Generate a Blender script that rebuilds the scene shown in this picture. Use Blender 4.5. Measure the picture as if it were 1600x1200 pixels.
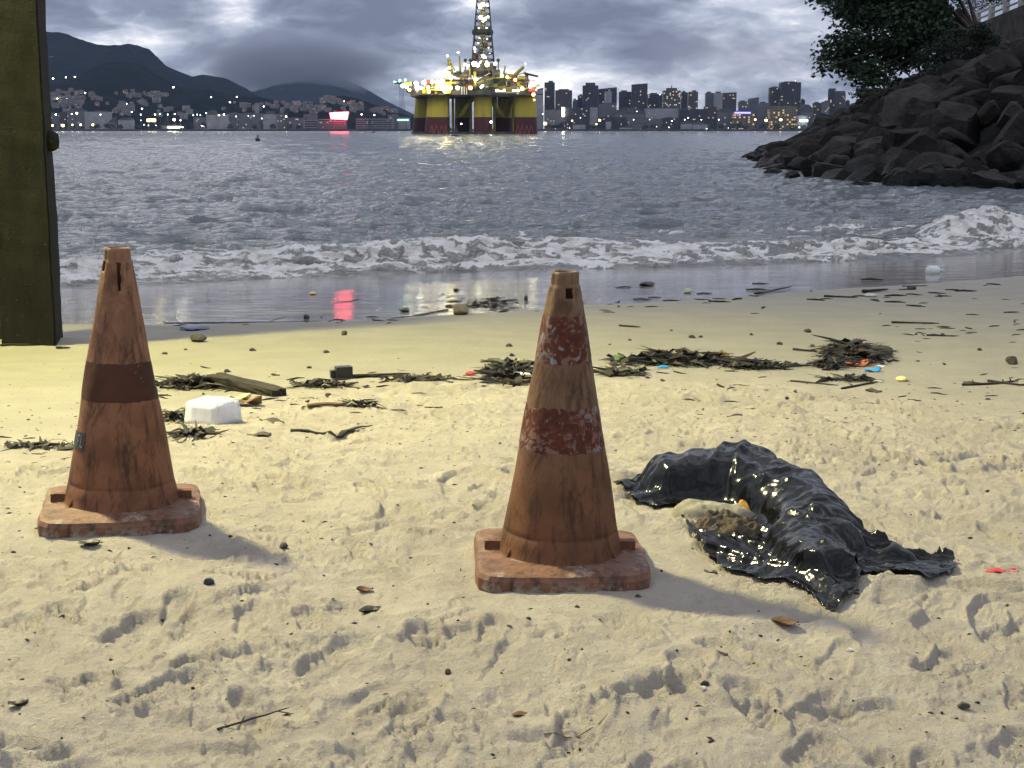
import bpy, bmesh, math, random
import numpy as np
from mathutils import Vector, Matrix
R = math.radians
rnd = random.Random(7)
S = bpy.context.scene
for o in list(bpy.data.objects): bpy.data.objects.remove(o)
# ------------------------------------------------------------------ camera
FPX = 2259.0; PITCH = math.atan(397/FPX); CH = 1.45; SEA = -1.05
cam_d = bpy.data.cameras.new('camera'); cam = bpy.data.objects.new('camera', cam_d)
S.collection.objects.link(cam); S.camera = cam
cam.location = (0, 0, CH); cam.rotation_euler = (R(90)-PITCH, 0, 0)
cam_d.sensor_width = 36; cam_d.lens = 36*FPX/1600; cam_d.clip_start = .05; cam_d.clip_end = 60000
# ------------------------------------------------------------------ exposure
S.view_settings.view_transform = 'Standard'; S.view_settings.look = 'None'
S.view_settings.exposure = 0; S.view_settings.gamma = 1; S.view_settings.use_curve_mapping = False
S.render.engine = 'CYCLES'
S.cycles.max_bounces = 6; S.cycles.glossy_bounces = 3; S.cycles.diffuse_bounces = 3
S.cycles.transparent_max_bounces = 6; S.cycles.volume_bounces = 0
S.cycles.sample_clamp_indirect = 6
# ------------------------------------------------------------------ node helper
class NT:
    def __init__(s, tree): s.t = tree; s.n = tree.nodes; s.l = tree.links
    def node(s, typ, **kw):
        n = s.n.new(typ)
        for k, v in kw.items(): setattr(n, k, v)
        return n
    def put(s, sock, v):
        if hasattr(v, 'is_linked') or isinstance(v, bpy.types.NodeSocket): s.l.new(v, sock)
        elif isinstance(v, (tuple, list)) and len(v) == 3 and sock.type == 'RGBA': sock.default_value = (*v, 1)
        else: sock.default_value = v
    def m(s, op, a, b=None, c=None, clamp=False):
        n = s.node('ShaderNodeMath', operation=op); n.use_clamp = clamp
        for i, v in enumerate((a, b, c)):
            if v is not None: s.put(n.inputs[i], v)
        return n.outputs[0]
    def vm(s, op, a, b=None):
        n = s.node('ShaderNodeVectorMath', operation=op); s.put(n.inputs[0], a)
        if b is not None: s.put(n.inputs[1], b)
        return n.outputs['Value'] if op in ('LENGTH', 'DOT_PRODUCT', 'DISTANCE') else n.outputs[0]
    def mix(s, f, a, b, mode='MIX'):
        n = s.node('ShaderNodeMix', data_type='RGBA', blend_type=mode)
        s.put(n.inputs[0], f); s.put(n.inputs[6], a); s.put(n.inputs[7], b); return n.outputs[2]
    def sep(s, v):
        n = s.node('ShaderNodeSeparateXYZ'); s.put(n.inputs[0], v); return n.outputs
    def comb(s, x, y, z):
        n = s.node('ShaderNodeCombineXYZ')
        for i, v in enumerate((x, y, z)): s.put(n.inputs[i], v)
        return n.outputs[0]
    def noise(s, v, scale, detail=4, rough=.5, dist=0.0, color=False):
        n = s.node('ShaderNodeTexNoise'); s.put(n.inputs['Vector'], v)
        n.inputs['Scale'].default_value = scale; n.inputs['Detail'].default_value = detail
        n.inputs['Roughness'].default_value = rough; n.inputs['Distortion'].default_value = dist
        return n.outputs[1 if color else 0]
    def ramp(s, v, stops):
        n = s.node('ShaderNodeValToRGB'); s.put(n.inputs[0], v); e = n.color_ramp.elements
        while len(e) < len(stops): e.new(.5)
        for i, (p, c) in enumerate(stops):
            e[i].position = p; e[i].color = (c, c, c, 1) if isinstance(c, (int, float)) else (*c, 1)
        return n.outputs[0]
    def smooth(s, v, a, b, lo=0.0, hi=1.0):
        n = s.node('ShaderNodeMapRange', interpolation_type='SMOOTHSTEP'); s.put(n.inputs[0], v)
        for i, k in enumerate((a, b, lo, hi)): s.put(n.inputs[i+1], k)
        return n.outputs[0]
    def attr(s, name):
        n = s.node('ShaderNodeAttribute', attribute_name=name); return n.outputs['Fac']
    def coord(s, which='Object'):
        return s.node('ShaderNodeTexCoord').outputs[which]
    def geo(s, which='Position'): return s.node('ShaderNodeNewGeometry').outputs[which]
    def scale(s, v, k): return s.vm('MULTIPLY', v, k)
    def bump(s, h, strength, dist, normal=None):
        n = s.node('ShaderNodeBump'); n.inputs['Strength'].default_value = strength
        n.inputs['Distance'].default_value = dist; s.put(n.inputs['Height'], h)
        if normal is not None: s.put(n.inputs['Normal'], normal)
        return n.outputs[0]
def mat(name, fn=None, color=(.5, .5, .5), rough=.7, spec=.5, metal=0, emit=None, es=0):
    m = bpy.data.materials.new(name); m.use_nodes = True; t = NT(m.node_tree)
    b = m.node_tree.nodes['Principled BSDF']
    b.inputs['Base Color'].default_value = (*color, 1); b.inputs['Roughness'].default_value = rough
    b.inputs['Specular IOR Level'].default_value = spec; b.inputs['Metallic'].default_value = metal
    if emit: b.inputs['Emission Color'].default_value = (*emit, 1); b.inputs['Emission Strength'].default_value = es
    if fn:
        for k, v in fn(t).items(): t.put(b.inputs[k], v)
    return m
def noisy(name, c1, c2, scale=5, rough=.8, bump=.3, bd=.02, detail=5, spec=.3, stretch=(1, 1, 1)):
    def fn(t):
        v = t.scale(t.coord(), stretch); n = t.noise(v, scale, detail, .6)
        return {'Base Color': t.mix(t.smooth(n, .35, .65), c1, c2), 'Normal': t.bump(t.noise(v, scale*3, 5, .6), bump, bd)}
    return mat(name, fn, rough=rough, spec=spec)
# ------------------------------------------------------------------ world
def build_world():
    W = bpy.data.worlds.new('World'); S.world = W; W.use_nodes = True
    t = NT(W.node_tree); bg = W.node_tree.nodes['Background']
    sky = t.node('ShaderNodeTexSky', sky_type='NISHITA'); sky.sun_disc = False
    sky.sun_elevation = R(4); sky.sun_rotation = R(20); sky.dust_density = 2; sky.ozone_density = 3
    d = t.coord('Generated'); x, y, z = t.sep(d)[:3]
    zz = t.m('ADD', t.m('MAXIMUM', z, 0.0), .34)
    p = t.comb(t.m('DIVIDE', x, zz), t.m('DIVIDE', y, zz), t.m('MULTIPLY', z, 1.5))
    warp = t.noise(p, 5.0, 3, .5, color=True)
    p2 = t.vm('ADD', p, t.scale(t.vm('SUBTRACT', warp, (.5, .5, .5)), (.16, .16, .16)))
    n1 = t.noise(p2, 3.6, 8, .54); n2 = t.noise(p2, 10.0, 8, .60)
    base = t.m('ADD', t.m('MULTIPLY', n1, .66), t.m('MULTIPLY', n2, .34))
    # broad cloud masses of this evening: (azimuth tangent, elevation tangent, rx, rz, amount)
    blobs = [(-.12, .078, .09, .030, -.13), (.055, .078, .07, .026, -.11), (-.03, .045, .035, .02, .05), (-.25, .055, .05, .018, .13),
             (-.14, .030, .06, .012, -.03), (-.115, .032, .055, .016, -.10), (-.185, .088, .022, .022, .17), (-.03, .085, .02, .02, .12), (-.09, .012, .05, .014, -.06), (.0, .028, .06, .014, .11),
             (.14, .055, .10, .01, -.05), (.17, .072, .09, .010, .06), (.12, .036, .08, .014, .06), (.2, .012, .12, .01, .05), (-.02, .086, .03, .015, .08), (-.30, .088, .06, .02, -.08)]
    ta = t.m('DIVIDE', x, t.m('MAXIMUM', y, .05)); te = t.m('DIVIDE', z, t.m('MAXIMUM', y, .05))
    for (cx, cz, rx, rz, a) in blobs:
        qx = t.m('POWER', t.m('ABSOLUTE', t.m('DIVIDE', t.m('SUBTRACT', ta, cx), rx)), 2.0)
        qz = t.m('POWER', t.m('ABSOLUTE', t.m('DIVIDE', t.m('SUBTRACT', te, cz), rz)), 2.0)
        g = t.m('EXPONENT', t.m('MULTIPLY', t.m('ADD', qx, qz), -1.0))
        base = t.m('ADD', base, t.m('MULTIPLY', g, a))
    n = t.node('ShaderNodeValToRGB'); t.put(n.inputs[0], base); e = n.color_ramp.elements
    st = [(.36, (.125, .142, .190)), (.44, (.195, .220, .283)), (.50, (.30, .333, .405)), (.555, (.47, .495, .56)), (.635, (.90, .89, .88))]
    while len(e) < len(st): e.new(.5)
    for i, (q, c) in enumerate(st): e[i].position = q; e[i].color = (*c, 1)
    cloud = n.outputs[0]
    # smoother blue-grey veil where the cloud is thin, mixed with the clear sky behind it
    gap = t.smooth(t.noise(p, 2.2, 4, .5), .50, .72)
    col = t.mix(t.m('MULTIPLY', gap, .35), cloud, t.mix(.85, t.mix(1.0, sky.outputs[0], (.05, .05, .05), 'MULTIPLY'), (.22, .27, .40)))
    # below the horizon: dim ground tone
    # an overcast sky is brighter overhead than at the horizon
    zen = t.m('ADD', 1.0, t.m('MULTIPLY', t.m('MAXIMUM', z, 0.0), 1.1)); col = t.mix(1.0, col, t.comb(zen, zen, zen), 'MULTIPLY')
    col = t.mix(t.smooth(z, -.02, .0), (.10, .10, .12), col)
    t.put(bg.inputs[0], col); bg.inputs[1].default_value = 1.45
build_world()
sd = bpy.data.lights.new('sun', 'SUN'); sun = bpy.data.objects.new('sun', sd); S.collection.objects.link(sun)
sd.energy = .12; sd.angle = R(30); sd.color = (1, .93, .86)
sun.rotation_euler = Vector((-math.sin(R(-20)), -math.cos(R(-20)), -math.sin(R(18)))).to_track_quat('-Z', 'Y').to_euler()
# ------------------------------------------------------------------ object helpers
COL = S.collection
def tag(o, label=None, cat=None, group=None, kind=None):
    for k, v in (('label', label), ('category', cat), ('group', group), ('kind', kind)):
        if v: o[k] = v
    return o
def empty(name, loc=(0, 0, 0), rz=0.0, label=None, cat=None, group=None, rot=None):
    o = bpy.data.objects.new(name, None); COL.objects.link(o); o.location = loc
    o.rotation_euler = rot or (0, 0, rz); o.empty_display_size = .1
    return tag(o, label, cat, group)
def link(name, me, m=None, parent=None, loc=None, rz=0.0, rot=None, scale=None):
    o = bpy.data.objects.new(name, me); COL.objects.link(o)
    if m is not None and not me.materials: me.materials.append(m)
    if parent: o.parent = parent
    if loc is not None: o.location = loc
    o.rotation_euler = rot or (0, 0, rz)
    if scale is not None: o.scale = scale if hasattr(scale, '__len__') else (scale,)*3
    return o
def mesh(name, v, f, smooth=False):
    me = bpy.data.meshes.new(name); me.from_pydata([tuple(map(float, a)) for a in v], [], [tuple(map(int, a)) for a in f]); me.update()
    if smooth: me.shade_smooth()
    return me
def grid_mesh(name, X, Y, Z, keep=None, attrs=None):
    ny, nx = X.shape; me = bpy.data.meshes.new(name)
    co = np.stack([X, Y, Z], -1).reshape(-1, 3).astype(np.float32)
    i = np.arange(ny*nx).reshape(ny, nx)
    q = np.stack([i[:-1, :-1], i[:-1, 1:], i[1:, 1:], i[1:, :-1]], -1).reshape(-1, 4)
    if keep is not None: q = q[keep.reshape(-1)]
    me.vertices.add(len(co)); me.vertices.foreach_set('co', co.ravel())
    me.loops.add(q.size); me.loops.foreach_set('vertex_index', q.ravel().astype(np.int32))
    me.polygons.add(len(q)); me.polygons.foreach_set('loop_start', np.arange(0, q.size, 4, dtype=np.int32))
    me.polygons.foreach_set('loop_total', np.full(len(q), 4, np.int32))
    for k, a in (attrs or {}).items():
        at = me.attributes.new(k, 'FLOAT', 'POINT'); at.data.foreach_set('value', a.ravel().astype(np.float32))
    me.update(calc_edges=True); me.validate(); me.shade_smooth(); return me
class MB:
    """collects shapes for one mesh"""
    def __init__(s): s.v = []; s.f = []
    def add(s, v, f):
        n = len(s.v); s.v += [tuple(a) for a in v]; s.f += [tuple(i+n for i in a) for a in f]; return s
    def box(s, c, d, rz=0.0, taper=1.0, M=None):
        x, y, z = d[0]/2, d[1]/2, d[2]/2; ca, sa = math.cos(rz), math.sin(rz); vs = []
        for k in (-1, 1):
            tt = taper if k > 0 else 1
            for (i, j) in ((-1, -1), (1, -1), (1, 1), (-1, 1)):
                a, b = i*x*tt, j*y*tt; vs.append((c[0]+a*ca-b*sa, c[1]+a*sa+b*ca, c[2]+k*z))
        if M is not None: vs = [tuple(M @ Vector(q)) for q in vs]
        return s.add(vs, [(3, 2, 1, 0), (4, 5, 6, 7), (0, 1, 5, 4), (1, 2, 6, 5), (2, 3, 7, 6), (3, 0, 4, 7)])
    def tube(s, pts, rad, n=6, flat=1.0, cap=True):
        pts = [Vector(p) for p in pts]; rad = rad if hasattr(rad, '__len__') else [rad]*len(pts); vs = []; fs = []
        for i, p in enumerate(pts):
            d = (pts[min(i+1, len(pts)-1)]-pts[max(i-1, 0)]).normalized()
            a = d.cross(Vector((0, 0, 1)) if abs(d.z) < .95 else Vector((1, 0, 0))).normalized(); b = d.cross(a)
            for k in range(n):
                w = 2*math.pi*k/n; vs.append(p+(a*math.cos(w)+b*math.sin(w)*flat)*rad[i])
        for i in range(len(pts)-1):
            for k in range(n): fs.append((i*n+k, i*n+(k+1) % n, (i+1)*n+(k+1) % n, (i+1)*n+k))
        if cap: fs += [tuple(range(n))[::-1], tuple(range((len(pts)-1)*n, len(pts)*n))]
        return s.add(vs, fs)
    def lathe(s, prof, n=24, c=(0, 0, 0), a0=0.0, a1=2*math.pi, closed=True, sx=1.0, sy=1.0):
        vs = []; fs = []; m = n if closed else n+1
        for (r, z) in prof:
            for k in range(m):
                w = a0+(a1-a0)*k/n; vs.append((c[0]+sx*r*math.cos(w), c[1]+sy*r*math.sin(w), c[2]+z))
        for i in range(len(prof)-1):
            for k in range(n): fs.append((i*m+k, i*m+(k+1) % m, (i+1)*m+(k+1) % m, (i+1)*m+k))
        return s.add(vs, fs)
    def build(s, name, m=None, parent=None, smooth=False, **kw):
        return link(name, mesh(name, s.v, s.f, smooth), m, parent, **kw)
# ------------------------------------------------------------------ numpy noise
def _h(ix, iy, sd):
    n = (ix.astype(np.int64)*374761393 + iy.astype(np.int64)*668265263 + sd*1442695041) & 0xffffffff
    n = ((n ^ (n >> 13))*1274126177) & 0xffffffff
    return ((n ^ (n >> 16)) & 0xffff)/65535.0
def vn(x, y, sd=0):
    x0 = np.floor(x); y0 = np.floor(y); fx = x-x0; fy = y-y0
    fx = fx*fx*fx*(fx*(fx*6-15)+10); fy = fy*fy*fy*(fy*(fy*6-15)+10)
    a = _h(x0, y0, sd); b = _h(x0+1, y0, sd); c = _h(x0, y0+1, sd); d = _h(x0+1, y0+1, sd)
    return (a+(b-a)*fx)*(1-fy)+(c+(d-c)*fx)*fy
def fbm(x, y, o=4, sd=0, g=.5, l=2.03):
    s = 0; a = 1; t = 0
    for i in range(o):
        ca, sa = math.cos(i*.9), math.sin(i*.9)
        s = s+a*vn((x*ca-y*sa)*l**i+i*7.3, (x*sa+y*ca)*l**i+i*3.1, sd+i); t += a; a *= g
    return s/t
def ridge(x, y, o=4, sd=0):
    s = 0; a = 1; t = 0
    for i in range(o):
        n = 1-np.abs(2*vn(x*2**i+i*5.1, y*2**i+i*2.7, sd+i)-1); s = s+a*n*n; t += a; a *= .5
    return s/t
def sm(x, a, b):
    t = np.clip((x-a)/(b-a), 0, 1); return t*t*(3-2*t)
# ------------------------------------------------------------------ pixel <-> world
CP, SP = math.cos(PITCH), math.sin(PITCH)
def ray(px, py):
    u = (px-800)/FPX; v = (600-py)/FPX; return (u, CP+v*SP, -SP+v*CP)
def at_y(px, py, Y):
    d = ray(px, py); k = Y/d[1]; return Vector((d[0]*k, Y, CH+d[2]*k))
def at_z(px, py, z):
    d = ray(px, py); k = (z-CH)/d[2]; return Vector((d[0]*k, d[1]*k, z))
_fo = [(-200, 452), (90, 447), (250, 443), (450, 433), (600, 427), (800, 421), (1000, 418), (1200, 412), (1400, 404), (1600, 391), (1900, 372)]
_fo = [at_z(a, b, SEA) for a, b in _fo]; FX = [p.x for p in _fo]; FY = [p.y for p in _fo]
def yf(x): return np.interp(x, FX, FY)           # where the sand dips under the sea
def base(x, y):
    k = -SEA/(yf(x)-6.0); return -k*np.log1p(np.exp(np.clip((y-6.0)*2.5, -30, 60)))/2.5
def bz(x, y): return float(base(np.array([x]), np.array([y]))[0])
def gp(px, py, dz=0.0):
    """point of the beach seen at a photo pixel"""
    d = ray(px, py); lo, hi = 1.5, 60
    for _ in range(40):
        k = (lo+hi)/2
        if CH+d[2]*k > bz(d[0]*k, d[1]*k)+dz: lo = k
        else: hi = k
    return Vector((d[0]*lo, d[1]*lo, CH+d[2]*lo))
# ------------------------------------------------------------------ sand
_wl = [gp(a, b) for a, b in [(-200, 512), (80, 508), (330, 506), (520, 502), (620, 497), (800, 487), (900, 478), (1000, 474), (1100, 468), (1200, 459), (1350, 449), (1500, 440), (1600, 431), (1800, 420)]]
def yw(x): return np.interp(x, [p.x for p in _wl], [p.y for p in _wl])      # upper edge of the wet sand
_rb = [gp(a, b) for a, b in [(-100, 745), (0, 735), (150, 700), (300, 668), (450, 625), (620, 598), (900, 592), (1200, 600), (1400, 625), (1600, 650), (1800, 660)]]
def yr(x): return np.interp(x, [p.x for p in _rb], [p.y for p in _rb])      # edge of the trodden sand
_pr = np.random.RandomState(11)
PRINTS = []
for i in range(560):
    PRINTS.append((_pr.uniform(-3.4, 3.6), 1.9+7.2*_pr.uniform()**1.15, _pr.uniform(0, 6.28), _pr.uniform(.09, .14), _pr.uniform(.040, .058), _pr.uniform(.005, .020), _pr.randint(0, 5)))
for (a_, b_, ang, kd) in ((205, 985, 1.2, 4), (640, 1122, 1.5, 0), (985, 985, 1.9, 1), (690, 1000, .3, 4), (350, 1040, .6, 4), (1075, 1060, 1.4, 0), (1350, 1112, .2, 4), (1015, 1095, .5, 4), (520, 1025, 1.0, 1), (1180, 1120, 1.7, 1), (250, 1095, .9, 0), (900, 1150, 1.3, 0), (1480, 1030, .8, 1)):
    q_ = gp(a_, b_); PRINTS.append((q_.x, q_.y, ang, .15, .062, .018, kd))
CONES = {}
def sand_h(x, y, fine=True):
    z = base(x, y)
    dy = y-yr(x); tr = 1-sm(dy+.5*(fbm(x*1.3, y*1.3, 3, 5)-.5), -.25, .35)      # trodden mask
    z = z+.07*(fbm(x*.35, y*.35, 2, 1)-.5)*(1-sm(y, 11, 14))
    z = z+.012*(fbm(x*.9, y*2.6, 3, 2)-.5)*sm(y, 6, 9)*(1-sm(y-yw(x), -2, .2))
    lump = (fbm(x*2.1, y*2.5, 2, 40)-.5)*.075+(ridge(x*3.0+fbm(x*3, y*3, 2, 9), y*3.4, 3, 21)-.4)*.015
    if fine:
        wx = x+.05*(fbm(x*6, y*6, 2, 12)-.5); wy = y+.05*(fbm(x*6, y*6, 2, 13)-.5)
        cl = sm(fbm(x*1.7, y*1.7, 2, 31), .42, .62)
        cl2 = sm(fbm(x*2.6, y*2.6, 2, 32), .40, .60)
        lump = lump+(ridge(wx*6, wy*8, 3, 23)-.42)*.015*(.3+1.1*cl)+(ridge(wx*15, wy*19, 3, 25)-.42)*.006*(.35+1.2*cl2)+(fbm(wx*26, wy*34, 3, 24)-.5)*.012*(.25+cl*cl2)+.010*sm(vn(wx*34, wy*36, 29), .72, .86)*cl2*cl
    if fine:        # scarps: gentle rise, then a sharp little drop, as loose sand slumps
        ux = x+.12*(fbm(x*3.1, y*3.1, 3, 14)-.5); uy = y+.12*(fbm(x*3.1, y*3.1, 3, 15)-.5)
        for (fx, fy, q, am, sd, lo, hi) in ((1.1, 1.5, 6.0, .030, 101, .38, .58), (2.6, 3.2, 6.0, .014, 111, .36, .56), (6.5, 8.0, 5.0, .009, 121, .36, .54), (14, 17, 4.0, .0045, 131, .40, .58)):
            tt = q*fbm(ux*fx, uy*fy, 3, sd); f = tt-np.floor(tt); lump = lump+am*(f*(1-sm(f, .86, 1.0))-.4)*sm(fbm(x*fx*.8+9, y*fy*.8, 2, sd+5), lo, hi)
    z = z+lump*tr
    if fine:
        for (px, py, a, L, w, dep, kind) in PRINTS:
            m = (np.abs(x-px) < L*2.1) & (np.abs(y-py) < L*2.1)
            if not m.any(): continue
            X = x[m]-px; Y = y[m]-py; ca, sa = math.cos(a), math.sin(a)
            U = (X*ca+Y*sa)/L; V = (-X*sa+Y*ca)/(w*(1+.18*U-.25*np.exp(-((U+.1)/.35)**2)))
            wob = .10*(fbm(X*14+px*5, Y*14, 3, 3)-.5)*2
            r = np.sqrt(np.abs(U)**2.6+np.abs(V)**2.6)+wob
            hole = -dep*(1-sm(r, .76, 1.03)); rim = .42*dep*np.exp(-((r-1.22)/.17)**2)*(.4+1.2*vn(X*9+px, Y*9, 8))
            tread = 0
            if kind == 0: tread = .006*np.tanh(3*np.sin(U*L*210+2.2*np.sin(V*2.2)))*(1-sm(r, .7, .85))
            if kind == 1: tread = .005*np.sin(U*L*180+V*3)*np.sin(V*8)*(r < .85)
            cr = .009*(ridge(X*17+px, Y*19+py, 3, 6)-.4)*(1-sm(r, .9, 1.6))
            z[m] = z[m]+(hole+rim+tread+cr)*tr[m]
    sw = sm(y-yw(x), -.15, .25)
    z = z-.012*sw+.0035*sw*(fbm(x*1.2, y*3.0, 3, 50)-.5)*2
    z = z+.07*np.exp(-(np.hypot(x+4.1, y-12.25)/.42)**2)*(.6+.8*fbm(x*4, y*4, 3, 62))
    for (cx, cy, cz, rr) in CONES.values():                        # sand heaped round the cone bases
        q = np.hypot(x-cx, y-cy); w = 1-sm(q, rr, rr+.35)
        z = z*(1-w)+(cz+.025*(fbm(x*5, y*5, 3, 60)-.5)+.012*(fbm(x*17, y*17, 3, 61)-.5))*w
    return z
pR = gp(874, 884); pL = gp(191, 803, .04)
CONES['r'] = (pR.x, pR.y, .0, .33); CONES['l'] = (pL.x, pL.y, .035, .33)
def sand_mat(t):
    P = t.geo(); wet = t.attr('wet'); damp = t.attr('damp')
    n1 = t.noise(P, 2.2, 5, .6); n2 = t.noise(P, 60, 4, .7); n3 = t.noise(P, 420, 2, .6); n4 = t.noise(P, 12, 5, .6)
    dry = t.mix(t.smooth(n1, .35, .65), (.365, .322, .262), (.42, .374, .308))
    dry = t.mix(t.smooth(n4, .35, .7, 0, .5), dry, (.29, .25, .20)); dry = t.mix(t.smooth(t.noise(P, 150, 3, .6), .62, .70, 0, .6), dry, (.12, .09, .07)); dry = t.mix(t.smooth(t.noise(P, 210, 2, .5), .68, .72, 0, .8), dry, (.62, .60, .55))
    dry = t.mix(t.smooth(n3, .60, .74, 0, .55), dry, (.16, .12, .09))
    dry = t.mix(t.smooth(n2, .60, .78, 0, .45), dry, (.30, .25, .20))
    dc = t.mix(damp, dry, t.mix(t.smooth(n1, .3, .7), (.31, .28, .228), (.35, .318, .262)))
    wc = t.mix(t.smooth(t.noise(t.scale(P, (1, 3, 1)), 1.2, 4), .35, .65), (.19, .165, .145), (.24, .21, .185))
    st = t.scale(P, (1.0, 3.2, 1.0))
    film = t.m('ADD', t.m('MULTIPLY', t.noise(st, 3.0, 3, .5), .6), t.m('MULTIPLY', t.noise(st, 11.0, 3, .5), .16))
    b1 = t.bump(t.m('ADD', t.m('MULTIPLY', n3, .35), t.m('ADD', t.m('MULTIPLY', n2, .8), t.m('MULTIPLY', n4, 1.2))), 1.0, .017)
    b2 = t.bump(t.m('ADD', film, t.m('MULTIPLY', t.noise(t.scale(P, (1, 2.5, 1)), 26.0, 3, .6), .12)), .17, .02)
    nn = t.node('ShaderNodeMix', data_type='VECTOR'); t.put(nn.inputs[0], wet); t.put(nn.inputs[4], b1); t.put(nn.inputs[5], b2)
    sp = t.m('MULTIPLY', wet, .75)
    return {'Base Color': t.mix(wet, dc, wc), 'Roughness': t.m('ADD', t.m('ADD', .06, t.m('MULTIPLY', t.m('MULTIPLY', wet, t.smooth(t.noise(st, 2.2, 4, .6), .40, .68)), .16)), t.m('MULTIPLY', t.m('SUBTRACT', 1.0, wet), .8)),
            'Normal': nn.outputs[1], 'Specular IOR Level': t.m('ADD', .15, sp)}
M_SAND = mat('sand', sand_mat)
def attrs_sand(X, Y):
    e = Y-yw(X)+.5*(fbm(X*1.1, Y*.6, 3, 70)-.5)
    wet = sm(e, -.10, .16)
    damp = sm(Y-yr(X), -.2, 1.2)
    return {'wet': wet, 'damp': damp}
rows = 1.7*np.exp(np.linspace(0, math.log(34/1.7), 800)); cols = np.concatenate([np.linspace(-.75, -.40, 50)[:-1], np.linspace(-.40, .40, 640), np.linspace(.40, .75, 50)[1:]])
Yg, Ug = np.meshgrid(rows, cols, indexing='ij'); Xg = Ug*Yg
_ZG = sand_h(Xg, Yg)
sand = link('sand', grid_mesh('sand', Xg, Yg, _ZG, attrs=attrs_sand(Xg, Yg)), M_SAND); tag(sand, kind='structure')
def gz(x, y):
    fi = min(max(math.log(max(y, 1.71)/1.7)/math.log(34/1.7)*799, 0), 798.99); i = int(fi); a = fi-i
    fj = min(max(float(np.interp(x/y, cols, np.arange(len(cols)))), 0), len(cols)-1.01); j = int(fj); b = fj-j
    return float((_ZG[i, j]*(1-b)+_ZG[i, j+1]*b)*(1-a)+(_ZG[i+1, j]*(1-b)+_ZG[i+1, j+1]*b)*a)
sand_cols = cols
# the rest of the beach round that sheet
xs = np.linspace(-70, 70, 281); ys = np.linspace(-15, 40, 111); Yb, Xb = np.meshgrid(ys, xs, indexing='ij')
inner = (np.abs(Xb) < Yb*.75-.6) & (Yb > 2.4) & (Yb < 33.5)
Zb = sand_h(Xb, Yb, False)-.004
ki = ~(inner[:-1, :-1] & inner[1:, :-1] & inner[:-1, 1:] & inner[1:, 1:])
Zb = Zb-np.where(np.abs(Xb) < Yb*.75+.2, .06, 0)*((Yb > 1.4) & (Yb < 34.3))
beach = link('beach', grid_mesh('beach', Xb, Yb, Zb, keep=ki, attrs=attrs_sand(Xb, Yb)), M_SAND); tag(beach, kind='structure')
# ------------------------------------------------------------------ sea
def sea_h(x, y):
    e = y-yf(x); A = sm(e, -.5, 9)
    near = 1-sm(y, 60, 260)
    wx = x+1.6*fbm(x*.22, y*.22, 2, 81); wy = y+1.6*fbm(x*.22, y*.22, 2, 82)
    w = .24*(ridge(wx*.16+.3*np.sin(y*.05), wy*.30, 2, 80)-.42)
    w = w+.26*(ridge(wx*.42+3, wy*.95, 3, 84)-.42)*(.35+.65*near)
    w = w+.085*(ridge(wx*1.3, wy*2.1, 3, 87)-.42)*near
    w = w*(1-.25*sm(y, 250, 900))
    z = w*A*1.05
    # breaking wave along the shore
    c = 2.3+.9*(fbm(x*.22, 0*x, 2, 90)-.5)*2+2.2*sm(x, 8.5, 11)
    amp = (.06+.22*fbm(x*.45, 0*x+3, 2, 91))*(1+1.3*np.exp(-((x+1.0)/1.6)**2))+.25*sm(x, 9.0, 10.9)*(1-sm(x, 12, 14))
    q = (e-c); cr = np.where(q < 0, np.exp(-(q/1.15)**2), np.exp(-(q/2.0)**2))
    lumpy = 1
    foam = sm(e+.5*(fbm(x*1.2, y*.8, 3, 93)-.5)*2, -.05, .25)*(1-sm(q+1.6*(fbm(x*.6, y*.5, 3, 94)-.5)*2, .1, 1.5))
    lumps = (ridge(x*2.0+1.2*fbm(x*2, y*2, 2, 4), y*2.2+.8*fbm(x*1.7, y*2, 2, 6), 4, 95)-.35)*.26+(fbm(x*6, y*6.5, 4, 96, .6)-.45)*.17
    z = z+amp*cr*sm(e, 0, 2.2)+foam*lumps*(.20+.6*amp/.5)+.05*sm(e, -.1, .15)
    z = z-.10*(1-sm(e, -.35, .0))
    band2 = .8*np.exp(-((e-(6.8+1.2*np.sin(x*.4)))/1.6)**2)*sm(fbm(x*.5, y*.7, 3, 98), .46, .62)*sm(ridge(x*2.3, y*3.6, 4, 99), .40, .60)
    dy2 = .55*sm(ridge(x*.9+2*fbm(x*.7, y*.7, 2, 72), y*1.7, 3, 73), .60, .80)*(1-sm(e, 4, 17))*sm(e, 2, 4)
    lace = .30+.70*sm(ridge(x*2.6+1.5*fbm(x*2, y*2, 2, 71), y*3.2, 3, 97), .30, .52)
    return SEA+z, np.clip(np.maximum(foam*lace, np.maximum(band2, dy2)), 0, 1), sm(e, 0, 12)
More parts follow.
